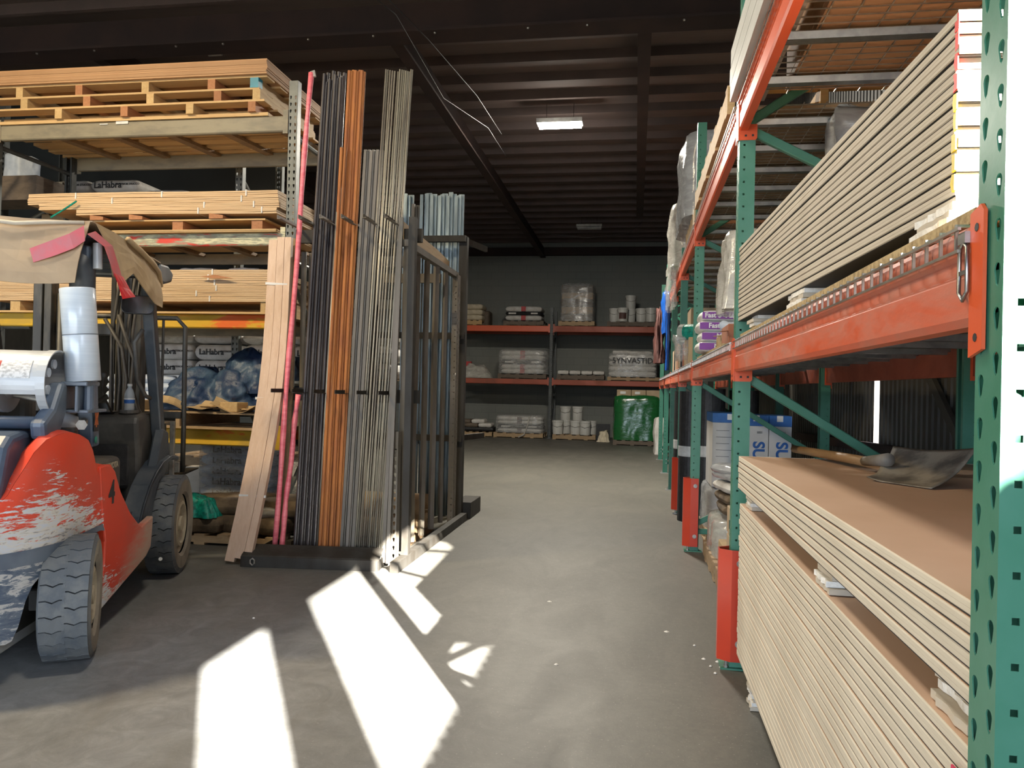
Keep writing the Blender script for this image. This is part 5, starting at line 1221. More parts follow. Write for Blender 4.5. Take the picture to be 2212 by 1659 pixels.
t = pail('dark-labelled pail in front on the upper back shelf', -.36, 20.30, zp, g); MB().grid(lambda u, v: ((.139 + .004) * math.cos(-PI / 2 - .7 + 1.4 * u), (.139 + .004) * math.sin(-PI / 2 - .7 + 1.4 * u), .07 + .16 * v), 8, 1).obj('label', M['maroon'], t)
pail('lower pail of the stacked pair on the upper back shelf', -.16, 20.62, zp, g); pail('pail standing on another one, highest on the back rack', -.16, 20.62, zp + .361, g)
pail('pail right of the stacked pair on the upper back shelf', .12, 20.42, zp, g); pail('rightmost pail on the upper back shelf', .37, 20.32, zp, g)
pail('pail behind the rightmost one on the upper back shelf', .40, 20.75, zp, g)
# middle left bay
blob('film_heap', 'heap of loose pale film spilling over the left of the lower back shelf', 'film', -4.75, -3.80, 20.06, 20.7, zL, zL + .34, 'film_dense', 65, .06, fr=3, taper=.5)
tag(MB().box(-4.55, -4.38, 20.3, 20.4, zL + .30, zL + .44).obj('red_carton', M['redink']), 'small red carton on the pale film heap', 'carton')
pallet('pallet under the wrapped striped bags on the lower back shelf', -3.62, -2.32, 20.15, 21.05, zL, 'darkpallet', group='pallets on the back rack')
wl = thing('wrapped_load', 'film-wrapped striped bags on the lower back shelf', 'wrapped load', (0, 0, 0))
regroup(wl, [band_bag('x', (-2.97, 20.6, zL + .135 + i * .122), 1.18, .75, .128, None, i, dark=(i == 2)) for i in range(5)])
blob('film', '', '', -3.64, -2.30, 20.13, 21.06, zL + .134, zL + .78, 'film', 67, .02, fr=5, parent=wl)
# middle right bay
pallet('dark pallet with four small bags on the lower back shelf', -2.03, -.80, 20.15, 21.05, zL, 'darkpallet', group='pallets on the back rack')
for i in range(4): bag('small_bag', '%s small pale bag on the dark pallet of the lower back shelf' % ['leftmost', 'second', 'third', 'rightmost'][i], 'bag', (-1.88 + i * .31, 20.45, zL + .133), .0, .30, .5, .11, 'bagwhite', 'small bags on the lower back shelf', i)
pallet('pallet under the film-wrapped load with hand lettering', -.72, .60, 20.15, 21.05, zL, 'palletwood', group='pallets on the back rack', h=.10)
t = thing('wrapped_load', 'film-wrapped bag load with big black hand lettering', 'wrapped load', (0, 0, 0))
for i in range(4): bag_mb(1.25, .8, .15, i + 3, 12, .01).obj('sack', M['bagwhite'], t, smooth=True, loc=(-.08, 20.6, zL + .102 + i * .142))
bag_mb(.5, .6, .12, 9).obj('sack', M['bagwhite'], t, smooth=True, loc=(-.36, 20.6, zL + .68)); bag_mb(.62, .6, .12, 8).obj('sack', M['bagwhite'], t, smooth=True, loc=(.12, 20.5, zL + .66))
blob('film', '', '', -.72, .56, 20.14, 21.04, zL + .101, zL + .74, 'film', 69, .018, fr=5, parent=t)
text_obj('hand_lettering', '5YNVASTID', .20, M['ink'], t, frame_T((-.08, 20.10, zL + .52), (1, 0, 0), (0, 0, 1)), .002)
# floor level
pallet('pallet with rolled bags at the left foot of the back rack', -4.7, -3.72, 20.05, 20.9, .002, 'palletwood', group='pallets on the back rack')
for i, (x, z, m_) in enumerate(((-4.45, .135, 'blackroll'), (-4.16, .135, 'blackroll'), (-3.88, .135, 'blackroll'), (-4.3, .235, 'darkpallet'), (-3.93, .24, 'bagwhite'), (-4.12, .34, 'bagwhite'), (-4.5, .33, 'darkpallet'))):
    bag('rolled_bag', '%s in the heap at the foot of the back rack' % ['black bag at bottom left', 'black bag at bottom middle', 'black bag at bottom right', 'dull bag in the middle', 'white bag at middle right', 'white bag on top', 'dull bag on top left'][i], 'bag', (x, 20.35, z), .0, .36, .5, .12, m_, 'bags in the low heap', i)
pallet('pallet under the long wrapped bags at the foot of the back rack', -3.68, -2.36, 20.05, 20.95, .002, 'palletwood', group='pallets on the back rack')
wl = thing('wrapped_load', 'low film-wrapped load of long bags at the foot of the back rack', 'wrapped load', (0, 0, 0))
regroup(wl, [band_bag('x', (-3.0, 20.5, .135 + i * .105), 1.22, .75, .11, None, i + 5, dark=(i == 1), cols=('bagwhite', 'maroon')) for i in range(4)])
blob('film', '', '', -3.66, -2.36, 20.03, 20.96, .134, .60, 'film', 71, .02, fr=5, parent=wl)
tag(MB().path([(-2.72, 20.0, .58), (-2.76, 19.98, .35), (-2.85, 19.97, .10), (-3.0, 19.96, .02)], .02, 6).obj('film_tail', M['film_dense'], smooth=True), 'pale film tail hanging down to the floor in front of the long bags', 'plastic film')
pallet('pallet of white pails on the floor under the back rack', -2.10, -.98, 19.95, 20.8, .002, 'palletwood', group='pallets on the back rack')
g = 'white pails on the floor pallet'; q = .134
for x, y, z, lab in ((-1.98, 20.1, q, 'front left pail on the floor pallet'), (-1.80, 20.5, q, 'pail behind the front left one on the floor pallet'), (-1.52, 20.15, q, 'front middle pail on the floor pallet'), (-1.26, 20.05, q, 'front right pail on the floor pallet'), (-1.12, 20.4, q, 'rear right pail on the floor pallet'), (-1.48, 20.55, q, 'rear middle pail on the floor pallet'), (-1.82, 20.50, q + .361, 'left pail of the upper pair on the floor pallet'), (-1.50, 20.55, q + .361, 'right pail of the upper pair on the floor pallet')):
    pail(lab, x, y, z, g, .15)
blob('rag_bundle', 'pale shaggy bundle of rags between the pails and the green load', 'rags', -.90, -.62, 19.5, 19.8, .0, .26, 'bagcream', 73, .05, fr=4, taper=.4)
tag(MB().box(-.98, -.62, 20.3, 20.34, .0, .42).obj('panel', M['blackroll']), 'dark panel leaning behind the shaggy rag bundle', 'panel')
pallet('pallet under the big green wrapped load', -.50, .62, 18.62, 19.7, .002, 'darkpallet', h=.12, group='pallets on the back rack')
t = thing('wrapped_load', 'big load wrapped in green film on the floor before the back rack', 'wrapped load', (0, 0, 0))
for x in (-.43, -.08, .27): MB().box(x, x + .34, 18.72, 19.6, .124, 1.33).obj('carton', M['cardboard'], t, bevel=.01)
blob('green_film', '', '', -.51, .64, 18.62, 19.68, .122, 1.21, 'film_green', 75, .025, fr=4, parent=t)
MB().box(-.35, -.22, 18.712, 18.718, 1.23, 1.29).box(.0, .12, 18.712, 18.718, 1.23, 1.29).obj('label', M['white'], t)
blob('draped_cover', 'white and black cloth hanging at the corner beside the green load', 'cloth', .42, .62, 16.2, 16.7, .0, .75, 'bagwhite', 77, .04, fr=3, taper=-.1)
# ============================================================ FORKLIFT TRUCK  (local x = right, y = forward, z = up)
FK = thing('forklift', 'red and grey forklift truck with cardboard on its roof guard', 'forklift', (-3.643, 4.630, 0), math.atan2(.30, .954))
FM = Matrix.Translation((-3.643, 4.630, 0)) @ Matrix.Rotation(math.atan2(.30, .954), 4, 'Z')
# --- counterweight: loft around the tail
RING = [(.60, -1.28, .861, .52), (.60, -1.34, .867, .531), (.60, -1.38, .875, .532), (.60, -1.42, .944, .533), (.60, -1.48, .999, .533), (.60, -1.54, 1.02, .532), (.60, -1.60, 1.036, .53), (.598, -1.66, 1.045, .512), (.594, -1.72, 1.05, .492), (.585, -1.79, 1.045, .48),
        (.565, -1.86, 1.027, .455), (.54, -1.92, .975, .40), (.525, -1.945, .93, .34), (.51, -1.97, .888, .24), (.495, -1.99, .85, .185), (.48, -2.015, .802, .178), (.455, -2.045, .767, .185), (.43, -2.07, .75, .19), (.34, -2.12, .735, .19), (.22, -2.15, .73, .19), (.08, -2.165, .72, .19)]
ring = RING + [(-a, b, c, d) for a, b, c, d in RING[::-1]]
def cw_wall(zlo, zhi, mt, name, inset=0.0):
    n = len(ring); K = 10; mb = MB()
    def f(i, k):
        a, b, zt_, zb_ = ring[i]; lo = max(zb_, zlo); hi = min(zt_, zhi); hi = max(hi, lo); u = k / K; z = lo + (hi - lo) * u
        # slight belly, softly rounded shoulder and tucked skirt
        t = (z - zb_) / (zt_ - zb_); k_ = 1 - .02 * max(0, t - .85) / .15
        c = (0, -1.4); return (c[0] + (a - c[0]) * k_, c[1] + (b - c[1]) * k_, z)
    vs = [f(i, k) for i in range(n) for k in range(K + 1)]
    fs = [(i * (K + 1) + k, (i + 1) * (K + 1) + k, (i + 1) * (K + 1) + k + 1, i * (K + 1) + k + 1) for i in range(n - 1) for k in range(K)]
    mb.add(vs, fs)
    return mb
cw = cw_wall(.56, 9, None, '')
# shoulder cap: from the wall top inwards and down to the hood
n = len(ring); vs = []
for a, b, zt_, zb_ in ring:
    k_ = .965; x, y = a * .975, -1.4 + (b + 1.4) * .975
    x2, y2 = a * .80 if abs(a) > .3 else a * .9, min(-1.30, -1.4 + (b + 1.4) * .80)
    vs += [(x, y, zt_), ((x + x2) / 2, (y + y2) / 2, zt_ + .012), (x2, y2, zt_ - .015), (x2 * .97, y2, zt_ - .12)]
fs = [(i * 4 + j, (i + 1) * 4 + j, (i + 1) * 4 + j + 1, i * 4 + j + 1) for i in range(n - 1) for j in range(3)]
cw.add(vs, fs)
cw.obj('counterweight', M['forkred'], FK, smooth=True)
cw_wall(0, .56, None, '').obj('counterweight_skirt', M['forkgrey'], FK, smooth=True)
# bright worn band between red shell and skirt
mb = MB(); K = 1
rr_ = [(a * 1.006, -1.4 + (b + 1.4) * 1.006, .0) for a, b, c, d in ring if True]
vs = []; 
for (a, b, zt_, zb_), q in zip(ring, rr_):
    lo = max(.495, zb_); hi = max(.560, lo); vs += [(q[0], q[1], lo), (q[0], q[1], hi)]
mb.add(vs, [(i * 2, (i + 1) * 2, (i + 1) * 2 + 1, i * 2 + 1) for i in range(len(ring) - 1)]).obj('rub_strip', M['chassisblue'], FK, smooth=True)
# --- hood
MB().prism([(-2.10, .60), (-2.08, .74), (-2.02, .80), (-1.955, 1.00), (-1.90, 1.045), (-1.80, 1.06), (-1.15, 1.06), (-1.15, .45), (-2.0, .45)], -.44, .44, 'x').obj('hood', M['chassisblue'], FK, bevel=.03, seg=3)
MB().prism([(-2.045, .80), (-1.965, 1.015), (-1.972, 1.02), (-2.056, .805)], -.40, .40, 'x').obj('hood_panel', M['chassis'], FK, bevel=.004)
MB().box(-.35, .36, -2.09, -2.06, .62, .72).obj('grille', M['plasticdark'], FK, bevel=.01)
MB().lathe([(.11, 0), (.10, .05), (.05, .07), (.01, .075)], 18, Matrix.Translation((.40, -1.38, 1.058)) @ Matrix.Scale(.55, 4, (0, 1, 0))).obj('air_cap', M['tank'], FK, smooth=True)
# --- chassis, step and right side shell
MB().box(-.44, .44, -1.95, .25, .16, .44).obj('chassis_frame', M['plasticdark'], FK, bevel=.01)
MB().box(-.50, .50, -1.2, -.30, .44, .50).obj('floor_plate', M['chassis'], FK, bevel=.005)
SP_ = [(-1.36, .855), (-1.30, .86), (-1.22, .855), (-1.15, .81), (-1.06, .69), (-.90, .55), (-.76, .465), (-.69, .435), (-.64, .445), (-.49, .465), (-.495, .40), (-.52, .28), (-.60, .24), (-1.34, .115), (-1.365, .12), (-1.31, .24), (-1.275, .36), (-1.27, .46), (-1.29, .53), (-1.31, .545)]
def side(s):
    o = MB().prism(SP_, s * .565, s * .605, 'x').obj('side_shell', M['forkred'], FK, bevel=.008, seg=2)
    MB().prism([(-1.34, .84), (-1.14, .80), (-.9, .54), (-.7, .43), (-.5, .44), (-.5, .30), (-1.30, .2)], s * .44, s * .565, 'x').obj('step', M['chassis'], FK, bevel=.006)
    return o
side(1); side(-1)
# big hand-taped number on the side shell
T4 = frame_T((.6065, -1.20, .70), (0, 1, .0), (.0, .14, 1))
text_obj('number', '4', .17, M['ink'], FK, T4, .004)
# --- inner operator area
MB().box(.28, .50, -1.10, -.74, .50, .86).obj('seat_pedestal', M['plasticdark'], FK, bevel=.04, seg=3)
text_obj('maker_lettering', 'TOYOTA', .045, M['rimdust'], FK, frame_T((.5005, -.90, .815), (0, 1, 0), (0, 0, 1)), .0015)
MB().path([(.501, -1.07, .815), (.501, -1.055, .83), (.501, -1.04, .815), (.501, -1.055, .80)], .003, 6, closed=True).obj('maker_badge', M['rimdust'], FK)
MB().box(-.26, .26, -1.25, -.75, .86, .98).box(-.26, .26, -1.36, -1.25, .98, 1.38).obj('seat', M['plasticdark'], FK, bevel=.04, seg=3)
MB().path([(-.26, -1.33, 1.36), (-.30, -1.40, 1.55), (0, -1.45, 1.62), (.05, -1.45, 1.60)], .02, 8).obj('seat_rail', M['chassis'], FK, smooth=True)
# cowl with trays
MB().prism([(-.24, .50), (-.25, .80), (-.30, 1.02), (-.28, 1.07), (-.18, 1.085), (.06, 1.08), (.10, .9), (.10, .50)], -.50, .445, 'x').obj('cowl', M['plasticdark'], FK, bevel=.03, seg=3)
MB().box(.15, .27, -.26, -.12, 1.087, 1.094).obj('tray', M['chassis'], FK, bevel=.003)
MB().lathe([(.035, .0), (.062, .0), (.060, .02), (.042, .02), (.042, .006)], 22, Matrix.Translation((.355, -.20, 1.084)), caps=False).obj('cup_holder', M['plasticdark'], FK)
mb = MB(); mb.prism([(-.31, .60), (-.30, .86), (-.32, .90), (-.33, .62)], .18, .40, 'x'); mb.obj('cowl_panel', M['blackroll'], FK, bevel=.02)
# steering wheel and levers
cx, cy, cz = (-.02, -.55, 1.18); pts = []
Tw = Matrix.Translation((cx, cy, cz)) @ Matrix.Rotation(math.radians(35), 4, 'X')
MB().path([tuple(Tw @ Vector((.15 * math.cos(a * PI / 12), .15 * math.sin(a * PI / 12), 0))) for a in range(24)], .013, 8, closed=True).obj('steering_wheel', M['blackroll'], FK, smooth=True)
MB().tube((cx, cy, cz), (cx, -.25, .95), .025).obj('steering_column', M['plasticdark'], FK)
for x in (.20, .27): MB().path([(x, -.25, 1.08), (x - .02, -.38, 1.22), (x + .02, -.46, 1.31)], .007, 6).tube((x + .02, -.46, 1.30), (x + .022, -.47, 1.34), .016, 8).obj('lever', M['blacksteel'], FK, smooth=True)
MB().tube((.262, -.52, 1.36), (.262, -.52, 1.385), .016, 8).obj('lever_knob', M['chrome'], FK)
MB().tube((.30, -.44, 1.20), (.16, -.62, 1.05), .012, 8).obj('lever_link', M['blacksteel'], FK)
# --- overhead guard
for s in (1, -1):
    MB().bar((s * .505, -1.25, .95), (s * .475, -1.29, 1.98), .075, .09, up=(0, 1, 0)).obj('rear_pillar', M['chassisblue'], FK, bevel=.012, seg=2)
    MB().path([(s * .475, -1.30, 1.70), (s * .475, -1.31, 1.86), (s * .46, -1.26, 1.98), (s * .46, -1.05, 2.03)], .060, 10).obj('guard_shoulder', M['chassis'], FK, smooth=True)
    MB().bar((s * .485, .035, .76), (s * .475, -.30, 1.97), .07, .085, up=(0, 1, 0)).obj('front_pillar', M['chassis'], FK, bevel=.012, seg=2)
    MB().prism([(.10, .77), (.06, .95), (-.06, .98), (-.28, .62), (-.62, .42), (-.30, .42), (-.05, .60)], s * .47, s * .53, 'x').obj('pillar_foot', M['chassis'], FK, bevel=.012)
    MB().bar((s * .465, -1.28, 2.02), (s * .465, -.22, 1.99), .06, .06).obj('guard_rail', M['chassis'], FK, bevel=.01)
    # fender over the front wheel
    arc = [(-.60, .38), (-.56, .47), (-.50, .55), (-.40, .64), (-.28, .71), (-.14, .765), (.05, .79), (.20, .77)]
    MB().prism(arc + [(p[0] + .012, p[1] - .028) for p in arc[::-1]], s * .44, s * .56, 'x').obj('fender', M['chassis'], FK, bevel=.004)
    MB().prism([(-.60, .38), (-.56, .47), (-.50, .55), (-.40, .64), (-.28, .71), (-.14, .765), (-.16, .72), (-.30, .58), (-.38, .42), (-.42, .25), (-.52, .25)], s * .545, s * .560, 'x').obj('fender_skirt', M['chassis'], FK, bevel=.003)
for k in range(6): MB().bar((-.44, -1.15 + k * .17, 2.02 - .005 * k), (.44, -1.15 + k * .17, 2.02 - .005 * k), .03, .035).obj('guard_slat', M['chassis'], FK)
MB().bar((-.5, -.22, 1.99), (.5, -.22, 1.99), .06, .06).obj('guard_front_bar', M['chassis'], FK, bevel=.01)
MB().bar((-.46, -1.29, 2.02), (.46, -1.29, 2.02), .06, .06).obj('guard_rear_bar', M['chassis'], FK, bevel=.01)
MB().prism([(-.34, 1.93), (-.30, 2.05), (-.14, 2.06), (-.02, 2.02), (-.06, 1.96), (-.2, 1.93)], .44, .56, 'x').obj('guard_corner', M['chassis'], FK, bevel=.015, seg=2)
# a warning sticker, a leaf sticker, cylinder lamp under the roof edge
MB().box(.5445, .5460, -1.30, -1.24, 1.03, 1.13).obj('warning_sticker', M['ink'], FK)
text_obj('sticker_print', '/|\\', .05, M['signorange'], FK, frame_T((.5468, -1.27, 1.08), (0, 1, 0), (0, 0, 1)), .002)
text_obj('sticker_print', '\\|/', .05, M['signorange'], FK, frame_T((.5468, -1.27, 1.105), (0, 1, 0), (0, 0, 1)), .002)
MB().lathe([(.001, 0), (.022, .001), (.001, .002)], 6, Matrix.Translation((.5450, -1.27, .985)) @ Matrix.Rotation(PI / 2, 4, 'Y')).obj('green_sticker', M['netgreen'], FK)
MB().tube((.555, -1.33, 1.86), (.552, -1.33, 1.99), .022, 14).obj('beacon', M['tank'], FK, smooth=False)
# --- wheels
M['grooveshade'] = mat('grooveshade', lin(.03, .033, .036), .8)  # darker rubber, shade of the tread grooves put into the colour
def wheel(name, R, W, x, y, steer=0., lugs=26):
    w_ = bpy.data.objects.new(name, None)
    mb = MB(); prof = []
    prof = [(R * .60, -W * .42), (R * .66, -W * .50), (R * .90, -W * .52), (R * .965, -W * .47), (R * .965, -W * .36), (R * .965, W * .36), (R * .965, W * .47), (R * .90, W * .52), (R * .66, W * .50), (R * .60, W * .42)]
    T = Matrix.Translation((x, y, R)) @ Matrix.Rotation(steer, 4, 'Z') @ Matrix.Rotation(PI / 2, 4, 'Y')
    mb.lathe(prof, 64, T, caps=False)
    # dusty side wall as the same mesh, second colour
    nf = len(mb.f); 
    for i in range(nf):
        ring_i = i // 64
        if ring_i in (0, 1, 7, 8): mb.mi[i] = 1
        if ring_i in (3, 4, 5): mb.mi[i] = 2
    # chevron treads stand a little proud
    for k in range(lugs):
        for s in (-1, 1):
            a0 = 2 * PI * (k + (.25 if s > 0 else -.25)) / lugs; da = 2 * PI / lugs
            pts2 = [(-.06, 0.), (.06, .0), (.20, .16), (.34, .0), (.475, .02)]
            out = []; inn = []
            wd = .91
            for (u, v) in pts2:
                out.append((u, a0 + v * da)); inn.append((u, a0 + (v + wd) * da))
            poly = out + inn[::-1]
            vs = []; 
            for (u, a) in poly:
                zc = s * (u * W * .92 + .03 * W)
                for rr in (R * .955, R * 1.0): vs.append((rr * math.cos(a), rr * math.sin(a), zc))
            m_ = len(poly); fs = [(2 * i, 2 * ((i + 1) % m_), 2 * ((i + 1) % m_) + 1, 2 * i + 1) for i in range(m_)]
            for i in range(4):
                fs.append((2 * i + 1, 2 * (i + 1) + 1, 2 * (m_ - 2 - i) + 1, 2 * (m_ - 1 - i) + 1))
            mb.m(0).add(vs, fs, T)
    tyre = mb.obj(name, [M['rubber'], M['rubberdust'], M['grooveshade']], FK)
    MB().lathe([(R * .60, -W * .40), (R * .60, W * .36), (R * .50, W * .30), (R * .46, W * .44), (R * .40, W * .46), (R * .34, W * .30), (R * .16, W * .30), (R * .15, W * .46), (R * .02, W * .48)], 40, T).obj('rim', M['rimdust'], tyre, smooth=False)
    return tyre
wheel('front_tyre', .33, .18, .565, 0.0, math.radians(3), 26); wheel('front_tyre', .33, .18, -.565, 0.0, 0, 26)
wheel('rear_tyre', .285, .20, .60, -1.66, math.radians(14.5), 26); wheel('rear_tyre', .285, .20, -.49, -1.66, math.radians(14), 26)
MB().lathe([(.012, 0), (.012, .006)], 8, Matrix.Translation((.600, -.30, .155)) @ Matrix.Rotation(math.radians(72), 4, 'X')).obj('stone', M['white'], FK)
MB().bar((-.45, -1.66, .285), (.52, -1.66, .285), .12, .10).box(-.35, .42, -1.80, -1.72, .22, .27).box(-.3, .45, -1.86, -1.80, .30, .34).obj('rear_axle', M['tank'], FK, bevel=.008)
MB().prism([(-2.0, .12), (-1.45, .12), (-1.45, .20), (-2.0, .20)], -.3, .44, 'x').obj('belly_plate', M['tank'], FK, bevel=.008)
# --- propane tank lying across the hood
Ty = Matrix.Translation((0, -1.62, 1.275)) @ Matrix.Rotation(PI / 2, 4, 'Y')
MB().lathe([(.02, -.52), (.09, -.50), (.14, -.44), (.155, -.36), (.155, .12), (.145, .20), (.11, .27), (.05, .31), (.02, .315)], 32, Ty).obj('propane_tank', M['tank'], FK, smooth=True)
def collar(a0, a1, d0, d1, R=.152):
    n_ = 28; vs = []; fs = []
    for i in range(n_ + 1):
        a = math.radians(a0 + (a1 - a0) * i / n_)
        for (r, d) in ((R, d0), (R, d1), (R - .006, d1), (R - .006, d0)): vs.append((d, -1.62 - r * math.cos(a), 1.275 + r * math.sin(a)))
    for i in range(n_):
        for j in range(4): fs.append((i * 4 + j, i * 4 + (j + 1) % 4, (i + 1) * 4 + (j + 1) % 4, (i + 1) * 4 + j))
    fs += [(0, 1, 2, 3), (n_ * 4 + 3, n_ * 4 + 2, n_ * 4 + 1, n_ * 4)]; return MB().add(vs, fs)
collar(-20, 200, .20, .50).obj('tank_collar', M['tank'], FK, smooth=False)
collar(-62, 230, .465, .505, .156).obj('collar_ring', M['tank'], FK, smooth=False)
collar(-62, -20, .20, .24).obj('collar_leg', M['tank'], FK)
collar(8, 42, .30, .44, .1545).obj('tank_label', M['label'], FK)
collar(10, 40, .302, .312, .1552).obj('label_edge', M['redink'], FK)
MB().lathe([(.001, .26), (.14, .262), (.14, .285), (.02, .30)], 28, Ty).obj('tank_end', M['tank'], FK)
for a in ((-.06, .05), (.0, .09), (-.06, -.03)): MB().tube((.475, -1.62 + a[0], 1.275 + a[1]), (.485, -1.62 + a[0], 1.275 + a[1]), .022, 14).obj('end_disc', M['bagblue'], FK)
MB().tube((.30, -1.60, 1.22), (.42, -1.60, 1.20), .016, 10).obj('valve', M['steelbare'], FK)
MB().lathe([(.158, .015), (.163, .018), (.163, .058), (.158, .06)], 36, Ty, caps=False).obj('tank_strap', M['gold'], FK)
MB().box(.30, .52, -1.72, -1.60, 1.085, 1.115).obj('red_pad', M['redpad'], FK, bevel=.008)
MB().tube((-.5, -1.74, 1.095), (.50, -1.74, 1.095), .030, 14).obj('cradle_bar', M['chassisblue'], FK, smooth=True)
MB().prism([(-1.80, 1.02), (-1.66, 1.02), (-1.58, 1.14), (-1.58, 1.28), (-1.64, 1.28), (-1.72, 1.16), (-1.82, 1.10)], .46, .53, 'x').obj('cradle_arm', M['chassisblue'], FK, bevel=.02, seg=2)
# bracket under the film roll
MB().box(.50, .62, -1.60, -1.44, 1.265, 1.285).box(.50, .515, -1.58, -1.46, 1.15, 1.265).box(.565, .58, -1.60, -1.46, 1.14, 1.265).box(.50, .62, -1.58, -1.34, 1.135, 1.15).obj('roll_bracket', M['chassisblue'], FK, bevel=.004)
MB().tube((.60, -1.52, 1.15), (.60, -1.52, 1.27), .024, 12).obj('bracket_pin', M['chassisblue'], FK)
MB().tube((.56, -1.47, 1.09), (.585, -1.56, 1.08), .020, 10).tube((.585, -1.56, 1.08), (.59, -1.575, 1.079), .026, 6).obj('bolt', M['steelbare'], FK)
# --- mast, hoses, chains, backrest
for x0, x1 in ((-.46, -.40), (-.39, -.34), (.14, .19), (.20, .26)):
    MB().box(x0, x1, .30, .42, .10, 2.12).obj('mast_rail', M['mast'], FK, bevel=.004)
for z in (.35, 1.05, 1.62, 2.08): MB().box(-.42, .24, .40, .44, z, z + .08).obj('mast_crossbar', M['mast'], FK, bevel=.004)
for x in (-.30, .10): MB().tube((x, .36, .2), (x, .36, 1.9), .03, 12).obj('lift_cylinder', M['mast'], FK, smooth=True)
MB().tube((-.1, .34, .2), (-.1, .34, 1.55), .045, 14).obj('lift_cylinder', M['mast'], FK, smooth=True)
for i, x in enumerate((.10, .14, .20, .235)):
    MB().path([(x + .02, .26, .75), (x, .22, 1.0), (x + .02 * (i % 2), .20, 1.3), (x - .01, .22, 1.6), (x + .01, .26, 1.9), (x + .015, .30, 2.08)], .012, 8).obj('hose', M['hose'], FK, smooth=True)
MB().path([(.14, .20, 1.75), (.20, .16, 1.6), (.27, .12, 1.45), (.25, .15, 1.25), (.30, .14, 1.1), (.38, .12, .95)], .013, 8).obj('hose', M['hose'], FK, smooth=True)
MB().path([(.05, .20, 1.72), (.18, .16, 1.52), (.22, .15, 1.3), (.20, .15, 1.05), (.30, .12, .9)], .013, 8).obj('hose', M['hose'], FK, smooth=True)
for x in (-.12, -.07, .07): MB().box(x - .014, x + .014, .29, .31, .7, 2.05).obj('lift_chain', M['blacksteel'], FK)
# load backrest and carriage
br_ = [(-.50, .52, .62), (-.50, .52, 1.70), (-.44, .52, 1.765), (.44, .52, 1.765), (.50, .52, 1.70), (.505, .52, .95), (.505, .52, .62)]
MB().path(br_, .018, 8).obj('backrest_frame', M['mast'], FK, smooth=True)
for x in (-.36, -.2, .2, .345): MB().tube((x, .52, 1.05), (x, .52, 1.76), .010, 6).obj('backrest_bar', M['mast'], FK)
for z0, z1 in ((1.02, 1.07), (.62, .70)): MB().box(-.50, .49, .49, .53, z0, z1).obj('carriage_bar', M['steelbare'] if z0 < 1 else M['mast'], FK, bevel=.004)
MB().box(.42, .455, .47, .50, .60, 1.0).obj('carriage_side', M['steelbare'], FK, bevel=.004)
for x in (-.34, .27): MB().prism([(.53, .98), (.57, .98), (.575, .60), (.60, .565), (1.55, .545), (1.55, .535), (.56, .53), (.53, .56)], x, x + .10, 'x').obj('fork', M['blacksteel'], FK, bevel=.003)
# mirror
MB().bar((.46, -.36, 1.95), (.475, -.44, 1.83), .012, .012).obj('mirror_stalk', M['blacksteel'], FK)
def rr_plate(w_, h_, r, n_=5):
    out = []
    for sx, sy, a0 in ((1, 1, 0), (-1, 1, 90), (-1, -1, 180), (1, -1, 270)):
        for k in range(n_ + 1):
            a = math.radians(a0 + 90 * k / n_); out.append((sx * (w_ / 2 - r) + r * math.cos(a), sy * (h_ / 2 - r) + r * math.sin(a)))
    return out
Tm = Matrix.Translation((.475, -.46, 1.765)) @ Matrix.Rotation(math.radians(12), 4, 'Z') @ Matrix.Rotation(math.radians(-4), 4, 'X')
mb = MB(); mb.prism(rr_plate(.185, .115, .035), -.012, .012, 'y', Tm); mo = mb.obj('mirror', M['blackroll'], FK)
MB().prism(rr_plate(.175, .105, .031), -.0135, -.0122, 'y', Tm).obj('mirror_glass', M['chrome'], mo)
MB().path([(.47, -.34, 1.62), (.42, -.33, 1.54), (.425, -.28, 1.30), (.45, -.20, 1.20), (.47, -.16, 1.18)], .014, 8).obj('grab_handle', M['plasticdark'], FK, smooth=True)
# ---- cardboard on the roof ------------------------------------------
def fm(o): o.matrix_world = FM @ o.matrix_basis; return o
def sheetmb(pts_rows, th=.006):
    """grid of points -> thin bent sheet"""
    R_ = len(pts_rows); C_ = len(pts_rows[0]); mb = MB(); mb.add([p for r in pts_rows for p in r], [(i * C_ + j, (i + 1) * C_ + j, (i + 1) * C_ + j + 1, i * C_ + j + 1) for i in range(R_ - 1) for j in range(C_ - 1)])
    return mb
cb = thing('cardboard_cover', 'brown cardboard draped over the forklift roof guard with red tape', 'cardboard', (-3.643, 4.630, 0), math.atan2(.30, .954))
rows = []
for i in range(9):
    u = i / 8; y = -1.40 + u * 1.12
    rows.append([(-.62 + v / 10 * 1.17, y, 2.085 - .035 * u + .008 * math.sin(v * 1.3 + i)) for v in range(11)])
sheetmb(rows).obj('top_sheet', M['cardboard'], cb, solid=.006)
rows = []
for i in range(7):
    u = i / 6; rows.append([(-.62 + v / 12 * (1.16 - .045 * u), -1.405 - .05 * math.sin(u * 1.5) - .006 * math.sin(v * .9 + i), 2.085 - u * (.315 + .012 * math.sin(v * .8)) ) for v in range(13)])
sheetmb(rows).obj('rear_flap', M['cardboard'], cb, solid=.006)
MB().path([(-.62, -1.43, 2.07), (-.2, -1.44, 2.075), (0.1, -1.45, 2.06), (.22, -1.455, 2.05), (.36, -1.44, 2.065), (.52, -1.42, 2.075)], .011, 6).obj('folded_edge', M['drywall'], cb, smooth=True)
